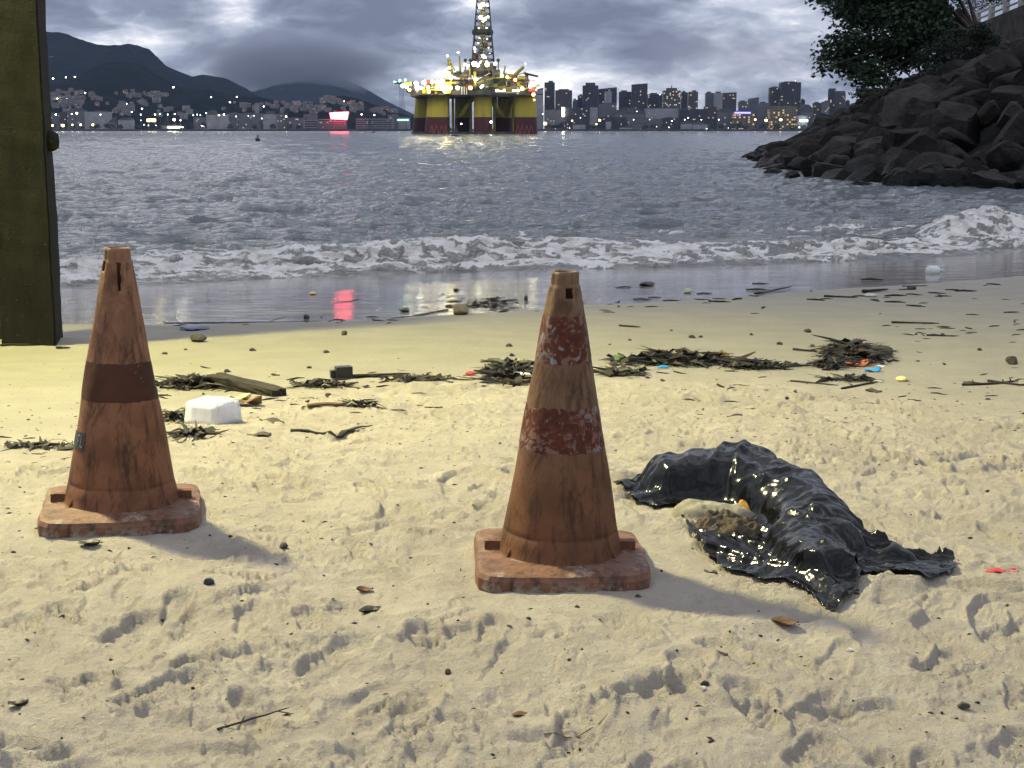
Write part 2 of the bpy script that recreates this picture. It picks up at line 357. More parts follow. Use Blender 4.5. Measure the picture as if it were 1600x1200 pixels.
def sea_mat(t):
    P = t.geo(); fo = t.attr('foam'); deep = t.attr('deep')
    dist = t.vm('LENGTH', P)
    P1 = t.scale(P, (1.0, 2.3, 1.0)); n1 = t.noise(P1, 1.6, 5, .6, .4); n2 = t.noise(P1, 5.5, 4, .6, .6); n3 = t.noise(t.scale(P, (.5, 1.0, 1)), .35, 3, .5)
    farw = t.smooth(dist, 90, 500)
    h = t.m('ADD', t.m('MULTIPLY', n1, .55), t.m('ADD', t.m('MULTIPLY', n2, .15), t.m('MULTIPLY', n3, t.m('MULTIPLY', farw, 1.4))))
    bn = t.bump(h, .85, 1.0)
    fn = t.noise(P, 9, 6, .7); f2 = t.noise(P, 30, 4, .7)
    vo = t.node('ShaderNodeTexVoronoi', feature='DISTANCE_TO_EDGE'); t.put(vo.inputs['Vector'], t.vm('ADD', t.scale(P, (1, .8, 1)), t.scale(t.noise(P, 3.0, 3, .6, color=True), (.7, .7, .7)))); vo.inputs['Scale'].default_value = 3.2
    lace = t.smooth(vo.outputs['Distance'], .16, .02)
    ff = t.smooth(t.m('ADD', t.m('ADD', t.m('MULTIPLY', fo, .95), t.m('MULTIPLY', lace, t.m('MULTIPLY', fo, .5))), t.m('MULTIPLY', t.m('SUBTRACT', fn, .5), 1.1)), .40, .86)
    water = t.mix(deep, (.11, .10, .08), (.064, .076, .084))
    fc = t.mix(t.smooth(t.noise(P, 2.4, 4, .6), .40, .66), (.66, .625, .58), (.36, .29, .23))
    fc = t.mix(t.smooth(f2, .3, .7, 0, .35), fc, (.82, .80, .77))
    fbump = t.bump(t.m('ADD', t.m('MULTIPLY', fn, .07), t.m('MULTIPLY', f2, .025)), .9, 1.0)
    nn = t.node('ShaderNodeMix', data_type='VECTOR'); t.put(nn.inputs[0], ff); t.put(nn.inputs[4], bn); t.put(nn.inputs[5], fbump)
    return {'Base Color': t.mix(ff, water, fc), 'Roughness': t.m('ADD', .09, t.m('MULTIPLY', ff, .5)), 'Normal': nn.outputs[1],
            'Specular IOR Level': t.m('SUBTRACT', .85, t.m('MULTIPLY', ff, .3))}
M_SEA = mat('sea', sea_mat)
rows = 22.0*np.exp(np.linspace(0, math.log(1300/22.), 760)); scols = np.linspace(-.50, .50, 560)
Ys, Us = np.meshgrid(rows, scols, indexing='ij'); Xs = Us*Ys
Zs, fo, dp = sea_h(Xs, Ys)
e_ = Ys-yf(Xs); keep = (e_ > -.6); keep = keep[1:, 1:] | keep[:-1, :-1]
sea = link('sea', grid_mesh('sea', Xs, Ys, Zs, keep=keep, attrs={'foam': fo, 'deep': dp}), M_SEA); tag(sea, kind='structure')
# open water beyond and beside, one sheet pieces butted to the fan
v = [(-650, 1300, SEA), (650, 1300, SEA), (1700, 3400, SEA), (-1700, 3400, SEA), (-9000, 3400, SEA), (-9000, 26, SEA), (-11, 22, SEA), (9000, 3400, SEA), (9000, 30, SEA), (11, 22, SEA)]
v[6] = (-11.0, 22.0, SEA-.5); v[9] = (11.0, 22.0, SEA-.5); v[5] = (-9000, 22, SEA-.5); v[8] = (9000, 22, SEA-.5)
v2 = [(-650, 1300, SEA-.02), (650, 1300, SEA-.02)]; v[0], v[1] = v2
wf = link('open_water', mesh('open_water', v, [(0, 1, 2, 3), (4, 5, 6, 0, 3), (1, 9, 8, 7, 2)]), M_SEA); tag(wf, kind='structure')
for nm, val in (('deep', 1.0), ('foam', 0.0)):
    a = wf.data.attributes.new(nm, 'FLOAT', 'POINT'); a.data.foreach_set('value', [val]*len(v))
# ------------------------------------------------------------------ hills across the bay
def prof(pts, D):
    q = [at_y(a, b, D) for a, b in pts]; return [p.x for p in q], [p.z for p in q]
def hill(name, pts, D, B, m, seed, rough=.1, back=1.5, n=160):
    px, pz = prof(pts, D)
    def H(x, y):
        u = x*D/np.maximum(y, 1)*.35+x*.65
        t = np.clip((y-B)/(D-B), 0, 1); up = t**.85; dn = np.clip(1-(y-D)/((D-B)*back), 0, 1)
        w = np.where(y <= D, up, dn*dn*(3-2*dn)); top = np.interp(u, px, pz, left=pz[0]*.3, right=0)
        nz = (ridge(x/(D*.05), y/(D*.05), 4, seed)-.45)*rough*top*(.25+np.where(y < D, 1.6*np.sqrt(np.clip(1-t, 0, 1))*t**.4, .3))
        nz = nz+(fbm(x/(D*.006), y/(D*.006), 3, seed+5)-.5)*top*.035
        return SEA+1.5+(top-SEA-1.5)*w+nz*sm(t, 0, .25)
    ys = np.concatenate([np.linspace(B, D, n//2), np.linspace(D, D+(D-B)*back, n//3)[1:]]); x0, x1 = min(px)-D*.02, max(px)+D*.02
    Y, X = np.meshgrid(ys, np.linspace(x0, x1, n*2), indexing='ij')
    o = link(name, grid_mesh(name, X, Y, H(X, Y)), m); tag(o, kind='structure'); return H
def forest(c1, c2, rock=(.3, .28, .26)):
    def fn(t):
        P = t.geo(); n = t.noise(P, .012, 6, .6); r = t.noise(t.scale(P, (1, 1, .35)), .006, 5, .6)
        return {'Base Color': t.mix(t.smooth(r, .68, .74, 0, .6), t.mix(t.smooth(n, .35, .65), c1, c2), rock), 'Normal': t.bump(t.noise(P, .05, 4, .6), .8, 12)}
    return mat('forest', fn, rough=1, spec=0)
MF = forest((.007, .010, .009), (.014, .018, .014))
H_back = hill('mountain_ridge', [(330, 175), (370, 150), (420, 134), (455, 121), (480, 117), (500, 118), (520, 121), (545, 127), (570, 138), (600, 156), (640, 176), (680, 195)], 9500, 6500, MF, 1, .06)
H_main = hill('mountain', [(-500, 150), (-300, 90), (-120, 30), (0, 40), (58, 48), (92, 52), (125, 62), (150, 70), (172, 72), (200, 68), (215, 71), (229, 76), (243, 96), (256, 102), (275, 110), (300, 119), (318, 116), (345, 120), (375, 135), (398, 149), (420, 165), (440, 190)], 5600, 4300, MF, 2, .06)
H_mid = hill('wooded_hill', [(-300, 150), (-100, 135), (0, 140), (60, 133), (95, 128), (130, 115), (152, 102), (172, 96), (192, 95), (215, 100), (245, 118), (270, 134), (300, 138), (330, 140), (370, 150), (410, 152), (440, 160), (470, 168), (500, 185)], 4200, 3330, MF, 3, .10)
H_low = hill('village_hill', [(300, 190), (340, 172), (370, 160), (400, 163), (440, 160), (470, 156), (495, 163), (515, 152), (535, 149), (560, 154), (590, 165), (620, 176), (650, 184), (700, 196)], 3700, 3280, MF, 4, .08)
# a low cloud bank lying on the far ridge
def cloudvol(name, c, r, dens):
    m = bpy.data.materials.new('cloud_bank'); m.use_nodes = True; t = NT(m.node_tree); t.n.remove(t.n['Principled BSDF'])
    P = t.coord(); d = t.vm('LENGTH', P); nz = t.noise(P, 2.2, 5, .6); f = t.smooth(t.m('ADD', t.m('SUBTRACT', 1.0, d), t.m('MULTIPLY', t.m('SUBTRACT', nz, .5), .9)), .05, .55)
    v = t.node('ShaderNodeVolumePrincipled'); t.put(v.inputs['Density'], t.m('MULTIPLY', f, dens)); v.inputs['Color'].default_value = (.66, .68, .76, 1)
    t.l.new(v.outputs[0], t.n['Material Output'].inputs['Volume'])
    bm = bmesh.new(); bmesh.ops.create_icosphere(bm, subdivisions=2, radius=1); me = bpy.data.meshes.new(name); bm.to_mesh(me); bm.free(); m.cycles.volume_step_rate = 4
    o = link(name, me, m, None, c, scale=r); tag(o, kind='stuff')
_q = at_y(462, 104, 9000); cloudvol('cloud_bank', (_q.x, 9000, _q.z), (760, 400, 260), .009)
# flat land behind the far shore
m_land = noisy('shore_ground', (.05, .05, .045), (.09, .085, .08), .02, .9)
o = link('far_shore_ground', mesh('far_shore_ground', [(-9000, 3150, SEA+2.2), (9000, 3150, SEA+2.2), (9000, 14000, SEA+2.2), (-9000, 14000, SEA+2.2), (-9000, 3150, SEA-2), (9000, 3150, SEA-2)], [(0, 1, 2, 3), (4, 5, 1, 0)]), m_land); tag(o, kind='structure')
# low sea wall along the far shore
DS = 3120
q0 = at_y(-60, 203, DS); q1 = at_y(1420, 203, DS)
mb = MB().box(((q0.x+q1.x)/2, DS, SEA+1.6), (q1.x-q0.x, 12, 5.6))
o = mb.build('quay_wall', noisy('quay', (.05, .05, .055), (.09, .085, .085), .05)); tag(o, 'long low dark quay wall along the far shore of the bay', 'quay')
# ------------------------------------------------------------------ buildings
def facade(name, wall, glass, fh=3.6, ww=3.4, lit=.05, litc=(1, .8, .45), es=.8, frac=.55):
    def fn(t):
        P = t.coord(); x, y, z = t.sep(P)[:3]; N = t.sep(t.geo('True Normal'))
        u = t.m('ADD', x, t.m('MULTIPLY', y, .83)); fu = t.m('FRACT', t.m('DIVIDE', u, ww)); fz = t.m('FRACT', t.m('DIVIDE', z, fh))
        win = t.m('MULTIPLY', t.m('MULTIPLY', t.m('LESS_THAN', t.m('ABSOLUTE', t.m('SUBTRACT', fu, .5)), frac*.62), t.m('LESS_THAN', t.m('ABSOLUTE', t.m('SUBTRACT', fz, .5)), frac*.5)), t.m('LESS_THAN', t.m('ABSOLUTE', N[2]), .5))
        wn = t.node('ShaderNodeTexWhiteNoise', noise_dimensions='3D'); t.put(wn.inputs['Vector'], t.comb(t.m('FLOOR', t.m('DIVIDE', u, ww)), t.m('FLOOR', t.m('DIVIDE', z, fh)), t.node('ShaderNodeObjectInfo').outputs['Random']))
        cl = t.smooth(t.noise(t.vm('ADD', P, t.comb(t.m('MULTIPLY', t.node('ShaderNodeObjectInfo').outputs['Random'], 300), 0.0, 0.0)), .045, 3, .6), .42, .7)
        on = t.m('MULTIPLY', win, t.m('GREATER_THAN', t.m('ADD', wn.outputs[0], t.m('MULTIPLY', cl, lit*1.5)), 1-lit))
        w2 = t.mix(t.smooth(t.noise(P, .08, 4), .3, .7), wall, tuple(a*.72 for a in wall))
        return {'Base Color': t.mix(win, w2, glass), 'Emission Color': litc, 'Emission Strength': t.m('MULTIPLY', on, t.m('MULTIPLY', wn.outputs[0], es))}
    return mat(name, fn, rough=.6, spec=.3)
MW = {'dark': facade('dark_tower', (.045, .045, .05), (.02, .022, .028), lit=.03), 'brown': facade('brown_tower', (.085, .07, .06), (.03, .03, .035), lit=.035),
      'grey': facade('grey_block', (.17, .17, .18), (.07, .07, .08), lit=.03), 'white': facade('white_block', (.34, .33, .34), (.16, .16, .18), lit=.01, frac=.35),
      'lit': facade('lit_tower', (.10, .09, .075), (.04, .04, .04), lit=.12, litc=(1, .85, .55), es=1.1), 'strip': facade('striped_block', (.20, .19, .19), (.04, .04, .045), fh=4.5, ww=900, lit=0, frac=.6),
      'house': facade('house_wall', (.26, .245, .235), (.06, .06, .07), fh=3, ww=3, lit=.04, es=1.0, frac=.4), 'gold': facade('gold_front', (.20, .16, .10), (.06, .05, .04), fh=5, ww=5, lit=.14, litc=(1, .7, .3), es=1.0)}
m_roof = noisy('roof_felt', (.06, .06, .065), (.10, .095, .09), .1); m_tile = noisy('roof_tile', (.12, .07, .05), (.18, .10, .07), .3)
KN = {'dark': 'dark glass', 'brown': 'brown', 'grey': 'grey', 'white': 'pale', 'lit': 'many-windowed lit', 'strip': 'banded grey', 'gold': 'golden lit'}
def building(x0, x1, yt, kind, D, yb=203, top=None, label='', cat='building', group=None, name='tower_block'):
    a = at_y(x0, yt, D); b = at_y(x1, yt, D); w = b.x-a.x; zt = a.z; zb = SEA+2.0; h = zt-zb; dp = min(max(w*.7, 12), 40)
    r = empty(name, ((a.x+b.x)/2, D+dp/2, zb), 0, label, cat, group)
    hb = h*.97 if top is None else h*(1-top[0])
    if top and top[1] == 'round':
        wl = MB().lathe([(w/2, 0), (w/2, hb), (w*.43, h), (0, h+.2)], 20, sy=dp/w).build('wall', MW[kind], r, smooth=False)
    else:
        wl = MB().box((0, 0, hb/2), (w, dp, hb)).build('wall', MW[kind], r)
    if not (top and top[1] == 'round'):
        g = MB()
        if top is None: g.box((0, 0, hb+.5), (w*.96, dp*.96, 1.0)).box((w*.1*rnd.choice((-1, 1)), 0, hb+h*.015+1), (w*.45, dp*.5, h*.03+1))
        elif top[1] == 'step': g.box((0, 0, (hb+h)/2), (w*.62, dp*.6, h-hb))
        elif top[1] == 'mast': g.box((0, 0, hb+(h-hb)*.25), (w*.6, dp*.6, (h-hb)*.5)).tube([(0, 0, hb), (0, 0, h)], w*.03)
        elif top[1] == 'tilt':
            g.add([(-w/2, -dp/2, hb), (w/2, -dp/2, hb), (w/2, dp/2, hb), (-w/2, dp/2, hb), (-w/2, -dp/2, hb+.3), (w/2, -dp/2, h), (w/2, dp/2, h), (-w/2, dp/2, hb+.3)], [(4, 5, 6, 7), (0, 1, 5, 4), (1, 2, 6, 5), (2, 3, 7, 6), (3, 0, 4, 7)])
        elif top[1] == 'curve':
            g.lathe([(w/2, 0)], 4); k = 12; vs = []; fs = []
            for i in range(k+1):
                th = math.pi*i/k
                for y in (-dp/2, dp/2): vs.append((-w/2*math.cos(th), y, hb+(h-hb)*math.sin(th)))
            for i in range(k): fs.append((2*i, 2*i+2, 2*i+3, 2*i+1))
            fs += [tuple(range(0, 2*k+2, 2)), tuple(range(1, 2*k+2, 2))[::-1]]; g = MB().add(vs, fs)
        g.build('roof', m_roof, r)
    return r
TW = [  # x0, x1, ytop, kind, distance, top, label
 (836, 849, 137, 'white', 3250, (.05, 'tilt'), 'pale slab tower just right of the oil rig'),
 (851, 867, 127, 'dark', 3300, None, 'tall narrow dark tower nearest the oil rig'),
 (868, 894, 139, 'brown', 3280, (.03, 'step'), 'brown office block beside the tall narrow dark tower'),
 (895, 903, 155, 'grey', 3350, None, 'small grey block in the gap of the skyline'),
 (903, 911, 148, 'dark', 3340, None, 'slim dark block left of the flat-topped black tower'),
 (911, 935, 129, 'dark', 3300, (.06, 'step'), 'flat-topped black tower second in height on the left skyline'),
 (935.5, 964, 136, 'dark', 3330, (.05, 'tilt'), 'wide dark block with slanting roof line'),
 (945, 956, 142, 'white', 3290, (.02, 'tilt'), 'pale slab standing in front of the wide dark block'),
 (968, 987, 142, 'dark', 3330, None, 'low dark block attached left of the rounded-corner tower'),
 (988, 1012, 130, 'dark', 3290, (.03, 'tilt'), 'dark tower with rounded top corner and a few lit windows'),
 (1013, 1036, 146, 'dark', 3350, None, 'dark low office slab between two towers'),
 (1037, 1064, 133, 'lit', 3290, (.12, 'mast'), 'tower with scattered bright windows and rooftop mast'),
 (1065, 1075, 143, 'brown', 3320, None, 'narrow brown block right of the masted tower'),
 (1076.5, 1091, 142, 'lit', 3300, None, 'slim tower with glowing white window patches'),
 (1103, 1116, 144, 'grey', 3320, None, 'grey twin block with rooftop pipes, left half'),
 (1116.5, 1129, 143, 'white', 3300, (.04, 'step'), 'pale block with rooftop pipes and one bright sign'),
 (1131, 1151, 144, 'brown', 3300, (.02, 'tilt'), 'plain taupe block right of the pale piped block'),
 (1155, 1170, 158, 'grey', 3320, None, 'low stepped grey block on the right skyline'),
 (1170.5, 1186, 152, 'grey', 3330, (.05, 'tilt'), 'small pale penthouse block on the stepped grey roofs'),
 (1203, 1219, 134, 'brown', 3320, (.04, 'mast'), 'slender tower left of the widest black tower'),
 (1221, 1252, 127, 'dark', 3290, (.02, 'step'), 'widest black tower on the right skyline'),
 (1252.5, 1258, 155, 'dark', 3330, None, 'stub block leaning on the widest black tower'),
 (1250, 1271, 163, 'grey', 3220, (.3, 'curve'), 'grey building with domed barrel roof'),
 (1271.5, 1285, 160, 'brown', 3280, None, 'brown mid-rise with flat roof near the domed building'),
 (1285.5, 1296, 158, 'grey', 3260, None, 'grey mid-rise left of the round tower'),
 (1295, 1308, 138, 'dark', 3340, (.04, 'round'), 'dark round tower near the rocky shore'),
 (1307, 1323, 142, 'brown', 3300, (.06, 'round'), 'pale round tower overlapping the dark round tower'),
 (1322, 1328, 157, 'dark', 3330, None, 'thin dark block right of the two round towers'),
 (1329, 1342, 162, 'white', 3290, None, 'pale block nearest the rocky shore'),
 (1343, 1362, 170, 'grey', 3290, None, 'low grey building just above the rocks'),
 (882, 921, 168, 'dark', 3190, (.03, 'tilt'), 'low black glass hall with a bright left edge'),
 (921.5, 934, 167, 'white', 3195, None, 'pale end block attached to the black glass hall'),
 (851, 880, 171, 'grey', 3230, None, 'low grey sheds below the brown office block'),
 (936, 962, 160, 'grey', 3260, (.05, 'tilt'), 'grey roofs stepping down below the pale slab'),
 (960, 1008, 168, 'grey', 3230, (.30, 'curve'), 'wide low hall with a curved pale roof'),
 (1009, 1061, 165, 'white', 3240, (.12, 'tilt'), 'long building with vertical columns across its front'),
 (1062, 1100, 170, 'dark', 3230, None, 'long low dark building with a pale bay'),
 (1101, 1120, 166, 'brown', 3250, None, 'brown low block left of the blue-lit roof'),
 (1121, 1147, 169, 'grey', 3240, (.2, 'curve'), 'grey hall with shallow curved roof beside the blue light'),
 (1147, 1179, 174, 'gold', 3200, None, 'golden floodlit colonnade below the blue light strip'),
 (1186, 1203, 160, 'grey', 3260, None, 'grey block above the golden street lamps'),
 (1204, 1246, 165, 'gold', 3210, (.04, 'step'), 'broad building lit yellow at street level'),
 (1247, 1262, 180, 'white', 3190, None, 'small white kiosk building near the shore lights'),
 (1272, 1300, 182, 'grey', 3195, None, 'low grey roofs behind the shore trees on the right'),
 (935, 980, 183, 'dark', 3180, None, 'flat dark warehouse behind the white ferry sheds'),
 (981, 1035, 186, 'grey', 3175, None, 'grey warehouse row in the middle of the shore'),
 (1036, 1060, 184, 'dark', 3170, None, 'dark green tented stand on the shore'),
 (1064, 1082, 190, 'white', 3165, (.3, 'curve'), 'white arched marquee, left one of the pair'),
 (1083, 1106, 191, 'white', 3165, (.3, 'curve'), 'white arched marquee, right one of the pair'),
 (969, 988, 197, 'white', 3155, (.4, 'curve'), 'white low ferry shed with a rounded nose'),
 (988.5, 1018, 193, 'grey', 3155, None, 'pale grey boat shed beside the rounded ferry shed'),
 (947, 955, 190, 'white', 3150, None, 'small white cabin standing alone on the quay'),
 (896, 915, 195, 'white', 3150, None, 'small pale sheds on the quay below the black glass hall'),
 # left shore
 (64, 92, 176, 'grey', 3260, None, 'grey flats beside the concrete pillar edge'),
 (93, 104, 174, 'brown', 3250, (.04, 'step'), 'brown narrow flats on the left shore'),
 (104.5, 131, 169, 'grey', 3240, (.1, 'step'), 'stepped grey apartment block on the left shore'),
 (131.5, 168, 174, 'white', 3230, None, 'broad pale slab block on the left shore'),
 (168.5, 180, 182, 'grey', 3230, (.4, 'tilt'), 'grey gable building right of the broad pale slab'),
 (184, 206, 184, 'white', 3220, (.2, 'curve'), 'white hall with arched bays below the wooded hill'),
 (252, 284, 196, 'grey', 3160, None, 'low lit pavilion on the quay left of centre'),
 (302, 322, 183, 'grey', 3240, None, 'grey flats left of the pointed white building'),
 (322, 338, 172, 'white', 3230, (.25, 'curve'), 'white building with pointed top on the left shore'),
 (338.5, 357, 178, 'white', 3225, None, 'white block right of the pointed white building'),
 (357.5, 372, 176, 'grey', 3235, None, 'grey lattice block between white blocks'),
 (372.5, 407, 177, 'grey', 3230, None, 'wide grey block with dark upper windows'),
 (411, 431, 174, 'white', 3230, (.15, 'step'), 'pale flats with stepped roof near the long terminal'),
 (433, 448, 177, 'grey', 3220, None, 'grey slab tower left of the long terminal'),
 (449, 474, 184, 'grey', 3215, None, 'low grey houses left of the striped terminal'),
 (398, 403, 160, 'white', 3500, None, 'tiny pale tower block on the village hill'),
 (458, 469, 156, 'white', 3560, None, 'small pale block on the crest of the village hill'),
 (474, 494, 178, 'grey', 3240, None, 'grey block behind the left end of the terminal'),
 (606, 622, 179, 'grey', 3250, None, 'grey hall beside the rig on the left'),
 (623, 640, 183, 'white', 3240, None, 'pale shed close beside the rig on the left')]
for (x0, x1, yt, k, D, top, lab) in TW:
    building(x0, x1, yt, k, D, top=top, label=lab, name='low_building' if yt > 158 else 'tower_block')
# banded terminal: each storey slab is a part
def terminal(x0, x1, yt, D, n, label):
    a = at_y(x0, yt, D); b = at_y(x1, yt, D); w = b.x-a.x; h = a.z-SEA-2
    r = empty('terminal_building', ((a.x+b.x)/2, D, SEA+2), 0, label, 'building')
    MB().box((0, 10, h/2), (w-6, 16, h-.4)).build('wall', MW['dark'], r); me = None
    for i in range(n+1):
        z = h*i/n
        if me is None: me = mesh('floor_slab', *(lambda m: (m.v, m.f))(MB().box((0, 0, 0), (w, 20, h/n*.34))))
        link('floor_slab', me, m_slab, r, (0, 8.5, z))
m_slab = noisy('pale_slab', (.24, .24, .25), (.32, .31, .32), .05)
terminal(474, 496, 188, 3180, 4, 'short banded parking building at the left end of the long terminal')
terminal(497, 541, 187, 3175, 5, 'long banded terminal building beneath the red glowing sign')
terminal(556, 576, 186, 3180, 5, 'banded building right of the red glowing sign')
terminal(578, 614, 186, 3178, 5, 'banded building nearest the left side of the rig')
# houses on the slopes
def put_on(H, px, py, lo, hi):
    d = ray(px, py); best = None
    for k in np.linspace(lo, hi, 160):
        y = d[1]*k; h = float(H(np.array([d[0]*k]), np.array([y]))[0])
        if CH+d[2]*k <= h: return Vector((d[0]*k, y, h))
    return None
def house_mesh(w, dp, h, gable):
    b = MB().box((0, 0, h/2-3), (w, dp, h+6))
    r = MB()
    if gable: r.add([(-w*.55, -dp*.6, h), (w*.55, -dp*.6, h), (w*.55, dp*.6, h), (-w*.55, dp*.6, h), (-w*.5, 0, h+dp*.35), (w*.5, 0, h+dp*.35)], [(0, 1, 5, 4), (2, 3, 4, 5), (1, 2, 5), (3, 0, 4), (3, 2, 1, 0)])
    else: r.box((0, 0, h+.3), (w*1.04, dp*1.04, .6))
    return mesh('wall', b.v, b.f), mesh('roof', r.v, r.f)
HM = [house_mesh(*a) for a in ((9, 8, 6, 1), (13, 9, 9, 0), (11, 9, 6, 1), (17, 10, 12, 0), (8, 8, 9, 0))]
def houses(H, zone, n, lo, hi, grp, lab, seed):
    g = random.Random(seed); k = 0; tries = 0
    while k < n and tries < n*6:
        tries += 1; (cx, cy, rx, ry) = g.choice(zone); px = g.gauss(cx, rx*.5); py = g.gauss(cy, ry*.5)
        if py > 199: continue
        p = put_on(H, px, py, lo, hi)
        if p is None: continue
        wm, rm = g.choice(HM); r = empty('hillside_house', p, g.uniform(-.5, .5), lab, 'house', grp); s = g.uniform(.7, 1.15); r.scale = (s, s, s)
        link('wall', wm, MW['house'], r); link('roof', rm, m_tile if len(rm.vertices) == 6 else m_roof, r); k += 1
houses(H_mid, [(90, 150, 35, 6), (115, 158, 50, 8), (100, 168, 40, 8), (80, 125, 25, 2)], 64, 3200, 4600, 'houses on the slope by the pillar', 'small house on the wooded slope near the concrete pillar, with similar ones around', 1)
houses(H_mid, [(205, 150, 30, 5), (225, 165, 40, 10), (200, 175, 35, 8), (250, 150, 15, 4), (270, 178, 40, 8)], 56, 3200, 4600, 'houses below the wooded hill', 'small house low on the wooded hill left of centre, with similar ones around', 2)
houses(H_low, [(350, 152, 30, 5), (400, 168, 50, 8), (440, 172, 50, 8), (480, 168, 30, 8), (500, 175, 40, 6), (520, 160, 15, 4)], 84, 3200, 4200, 'houses on the village hill', 'small house on the village hill left of the rig, with similar ones around', 3)
houses(H_low, [(560, 172, 30, 4), (600, 176, 25, 4), (545, 165, 20, 4)], 24, 3200, 4200, 'houses above the banded terminal', 'small house above the banded terminal left of the rig, with similar ones around', 4)
# ------------------------------------------------------------------ shore trees (far)
def leaf_blob(w, h, seed, n=60):
    g = random.Random(seed); b = MB()
    for i in range(n):
        th = g.uniform(0, 6.28); u = g.uniform(-.3, 1); r = math.sqrt(max(0, 1-u*u))*g.uniform(.5, 1); c = Vector((math.cos(th)*r*w/2, math.sin(th)*r*w/2, h*.45+u*h*.5))
        s = g.uniform(.08, .2)*w; a = [Vector((g.uniform(-1, 1), g.uniform(-1, 1), g.uniform(-1, 1)))*s for _ in range(3)]
        b.add([c+a[0], c+a[1], c+a[2], c-(a[0]+a[1]+a[2])/2], [(0, 1, 2), (0, 2, 3), (0, 3, 1), (1, 3, 2)])
    return mesh('crown', b.v, b.f)
m_leafd = noisy('shore_foliage', (.02, .03, .018), (.045, .06, .03), .4, .8)
m_bark = noisy('bark', (.05, .04, .03), (.10, .08, .06), 3)
LB = [leaf_blob(1, 1, s, 70) for s in range(4)]
tk = MB().tube([(0, 0, -.1), (0, 0, .4)], [.05, .03]); TKM = mesh('trunk', tk.v, tk.f)
def shore_tree(px, w, h, D, lab, grp):
    p = at_y(px, 203, D); r = empty('shore_tree', (p.x, D, SEA+2.2), rnd.uniform(0, 6), lab, 'tree', grp); r.scale = (w, w, h)
    link('crown', rnd.choice(LB), m_leafd, r); link('trunk', TKM, m_bark, r)
g1 = 'dark trees along the far quay'; l1 = 'dark rounded tree on the far quay among similar trees'
for px in [78, 86, 101, 116, 128, 146, 152, 168, 175, 190, 215, 238, 246, 290, 300, 318, 360, 400, 428, 455, 466]: shore_tree(px+rnd.uniform(-2, 2), rnd.uniform(10, 18), rnd.uniform(9, 16), 3135, l1, g1)
for px in [858, 867, 877, 925, 937, 1008, 1022, 1112, 1126, 1150, 1157, 1166, 1190, 1213, 1240, 1256, 1270, 1284]: shore_tree(px, rnd.uniform(12, 20), rnd.uniform(9, 16), 3145, 'dark rounded tree on the far quay right of the rig', 'dark trees on the quay right of the rig')
# ------------------------------------------------------------------ lamps far away
def glow(name, c, s): return mat(name, color=(.8, .8, .8), emit=c, es=s)
G = {'white': glow('white_glow', (1, .95, .70), 26), 'warm': glow('warm_glow', (1, .62, .18), 9), 'green': glow('green_glow', (.15, 1, .45), 7), 'yellow': glow('yellow_glow', (1, .80, .22), 14),
     'red': glow('red_glow', (1, .06, .09), 22), 'blue': glow('blue_glow', (.12, .10, 1), 5), 'cold': glow('cold_glow', (.85, 1, .95), 10)}
lm = MB().lathe([(0, -.5), (.35, -.38), (.5, 0), (.38, .34), (0, .45)], 10); LMM = {k: mesh('lamp_head', lm.v, lm.f) for k in G}
pm = MB().tube([(0, 0, -1), (0, 0, 0)], .5, 6); PMM = mesh('mast', pm.v, pm.f); m_pole = mat('pole_metal', color=(.12, .12, .12), rough=.6)
def far_lamp(px, py, D, size, k, lab, grp):
    p = at_y(px, py, D); r = empty('street_lamp', (p.x, D, SEA+2.2), 0, lab, 'street lamp', grp); h = max(p.z-SEA-2.2, 2)
    a = link('lamp_head', LMM[k], G[k], r, (0, 0, h)); size *= .50+.35*rnd.random(); a.scale = (size, size, size*.9)
    if not LMM[k].materials: LMM[k].materials.append(G[k])
    b = link('mast', PMM, m_pole, r, (0, 0, h-size*.4)); b.scale = (.4, .4, h-size*.4)
for (px, py, s) in [(852, 193, 8.5), (894, 188.5, 6.5), (937, 188, 7.5), (932, 194, 5)]:
    far_lamp(px, py, 3120, s, 'warm', 'orange street lamp glowing on the quay right of the rig', 'orange quay lamps')
for (px, py, s) in [(1180, 187, 6), (1197, 188, 8), (1220, 187, 7.5)]: far_lamp(px, py, 3150, s, 'yellow', 'golden street lamp in front of the golden lit buildings', 'golden lamps')
for (px, py, s) in [(82, 196, 7), (98, 196, 8), (113, 195, 6), (126, 195, 6.5), (145, 195, 9)]: far_lamp(px, py, 3125, s, 'yellow', 'bright yellow lamp between the trees on the far left quay', 'yellow lamps on the left quay')
for (px, py, s) in [(75, 178, 3), (87, 179, 4), (112, 178, 3.5), (120, 177, 5), (157, 179, 4), (220, 179, 3), (242, 179, 4), (250, 178, 2.5), (262, 179, 3.5), (273, 178, 3.5), (220, 188, 2.5), (225, 195, 2.5), (232, 196, 3), (244, 196, 2.5),
                    (272, 187, 6), (282, 188, 4), (302, 180, 3), (308, 179, 3), (313, 180, 2.5), (322, 177, 3), (342, 180, 3.5), (350, 179, 4), (369, 182, 3), (388, 181, 3), (397, 181, 3), (447, 182, 4), (409, 185, 3)]:
    far_lamp(px, py, 3160, s, 'white' if s > 3.2 else 'cold', 'small white lamp above the far left quay among similar lamps', 'white lamps on the left shore')
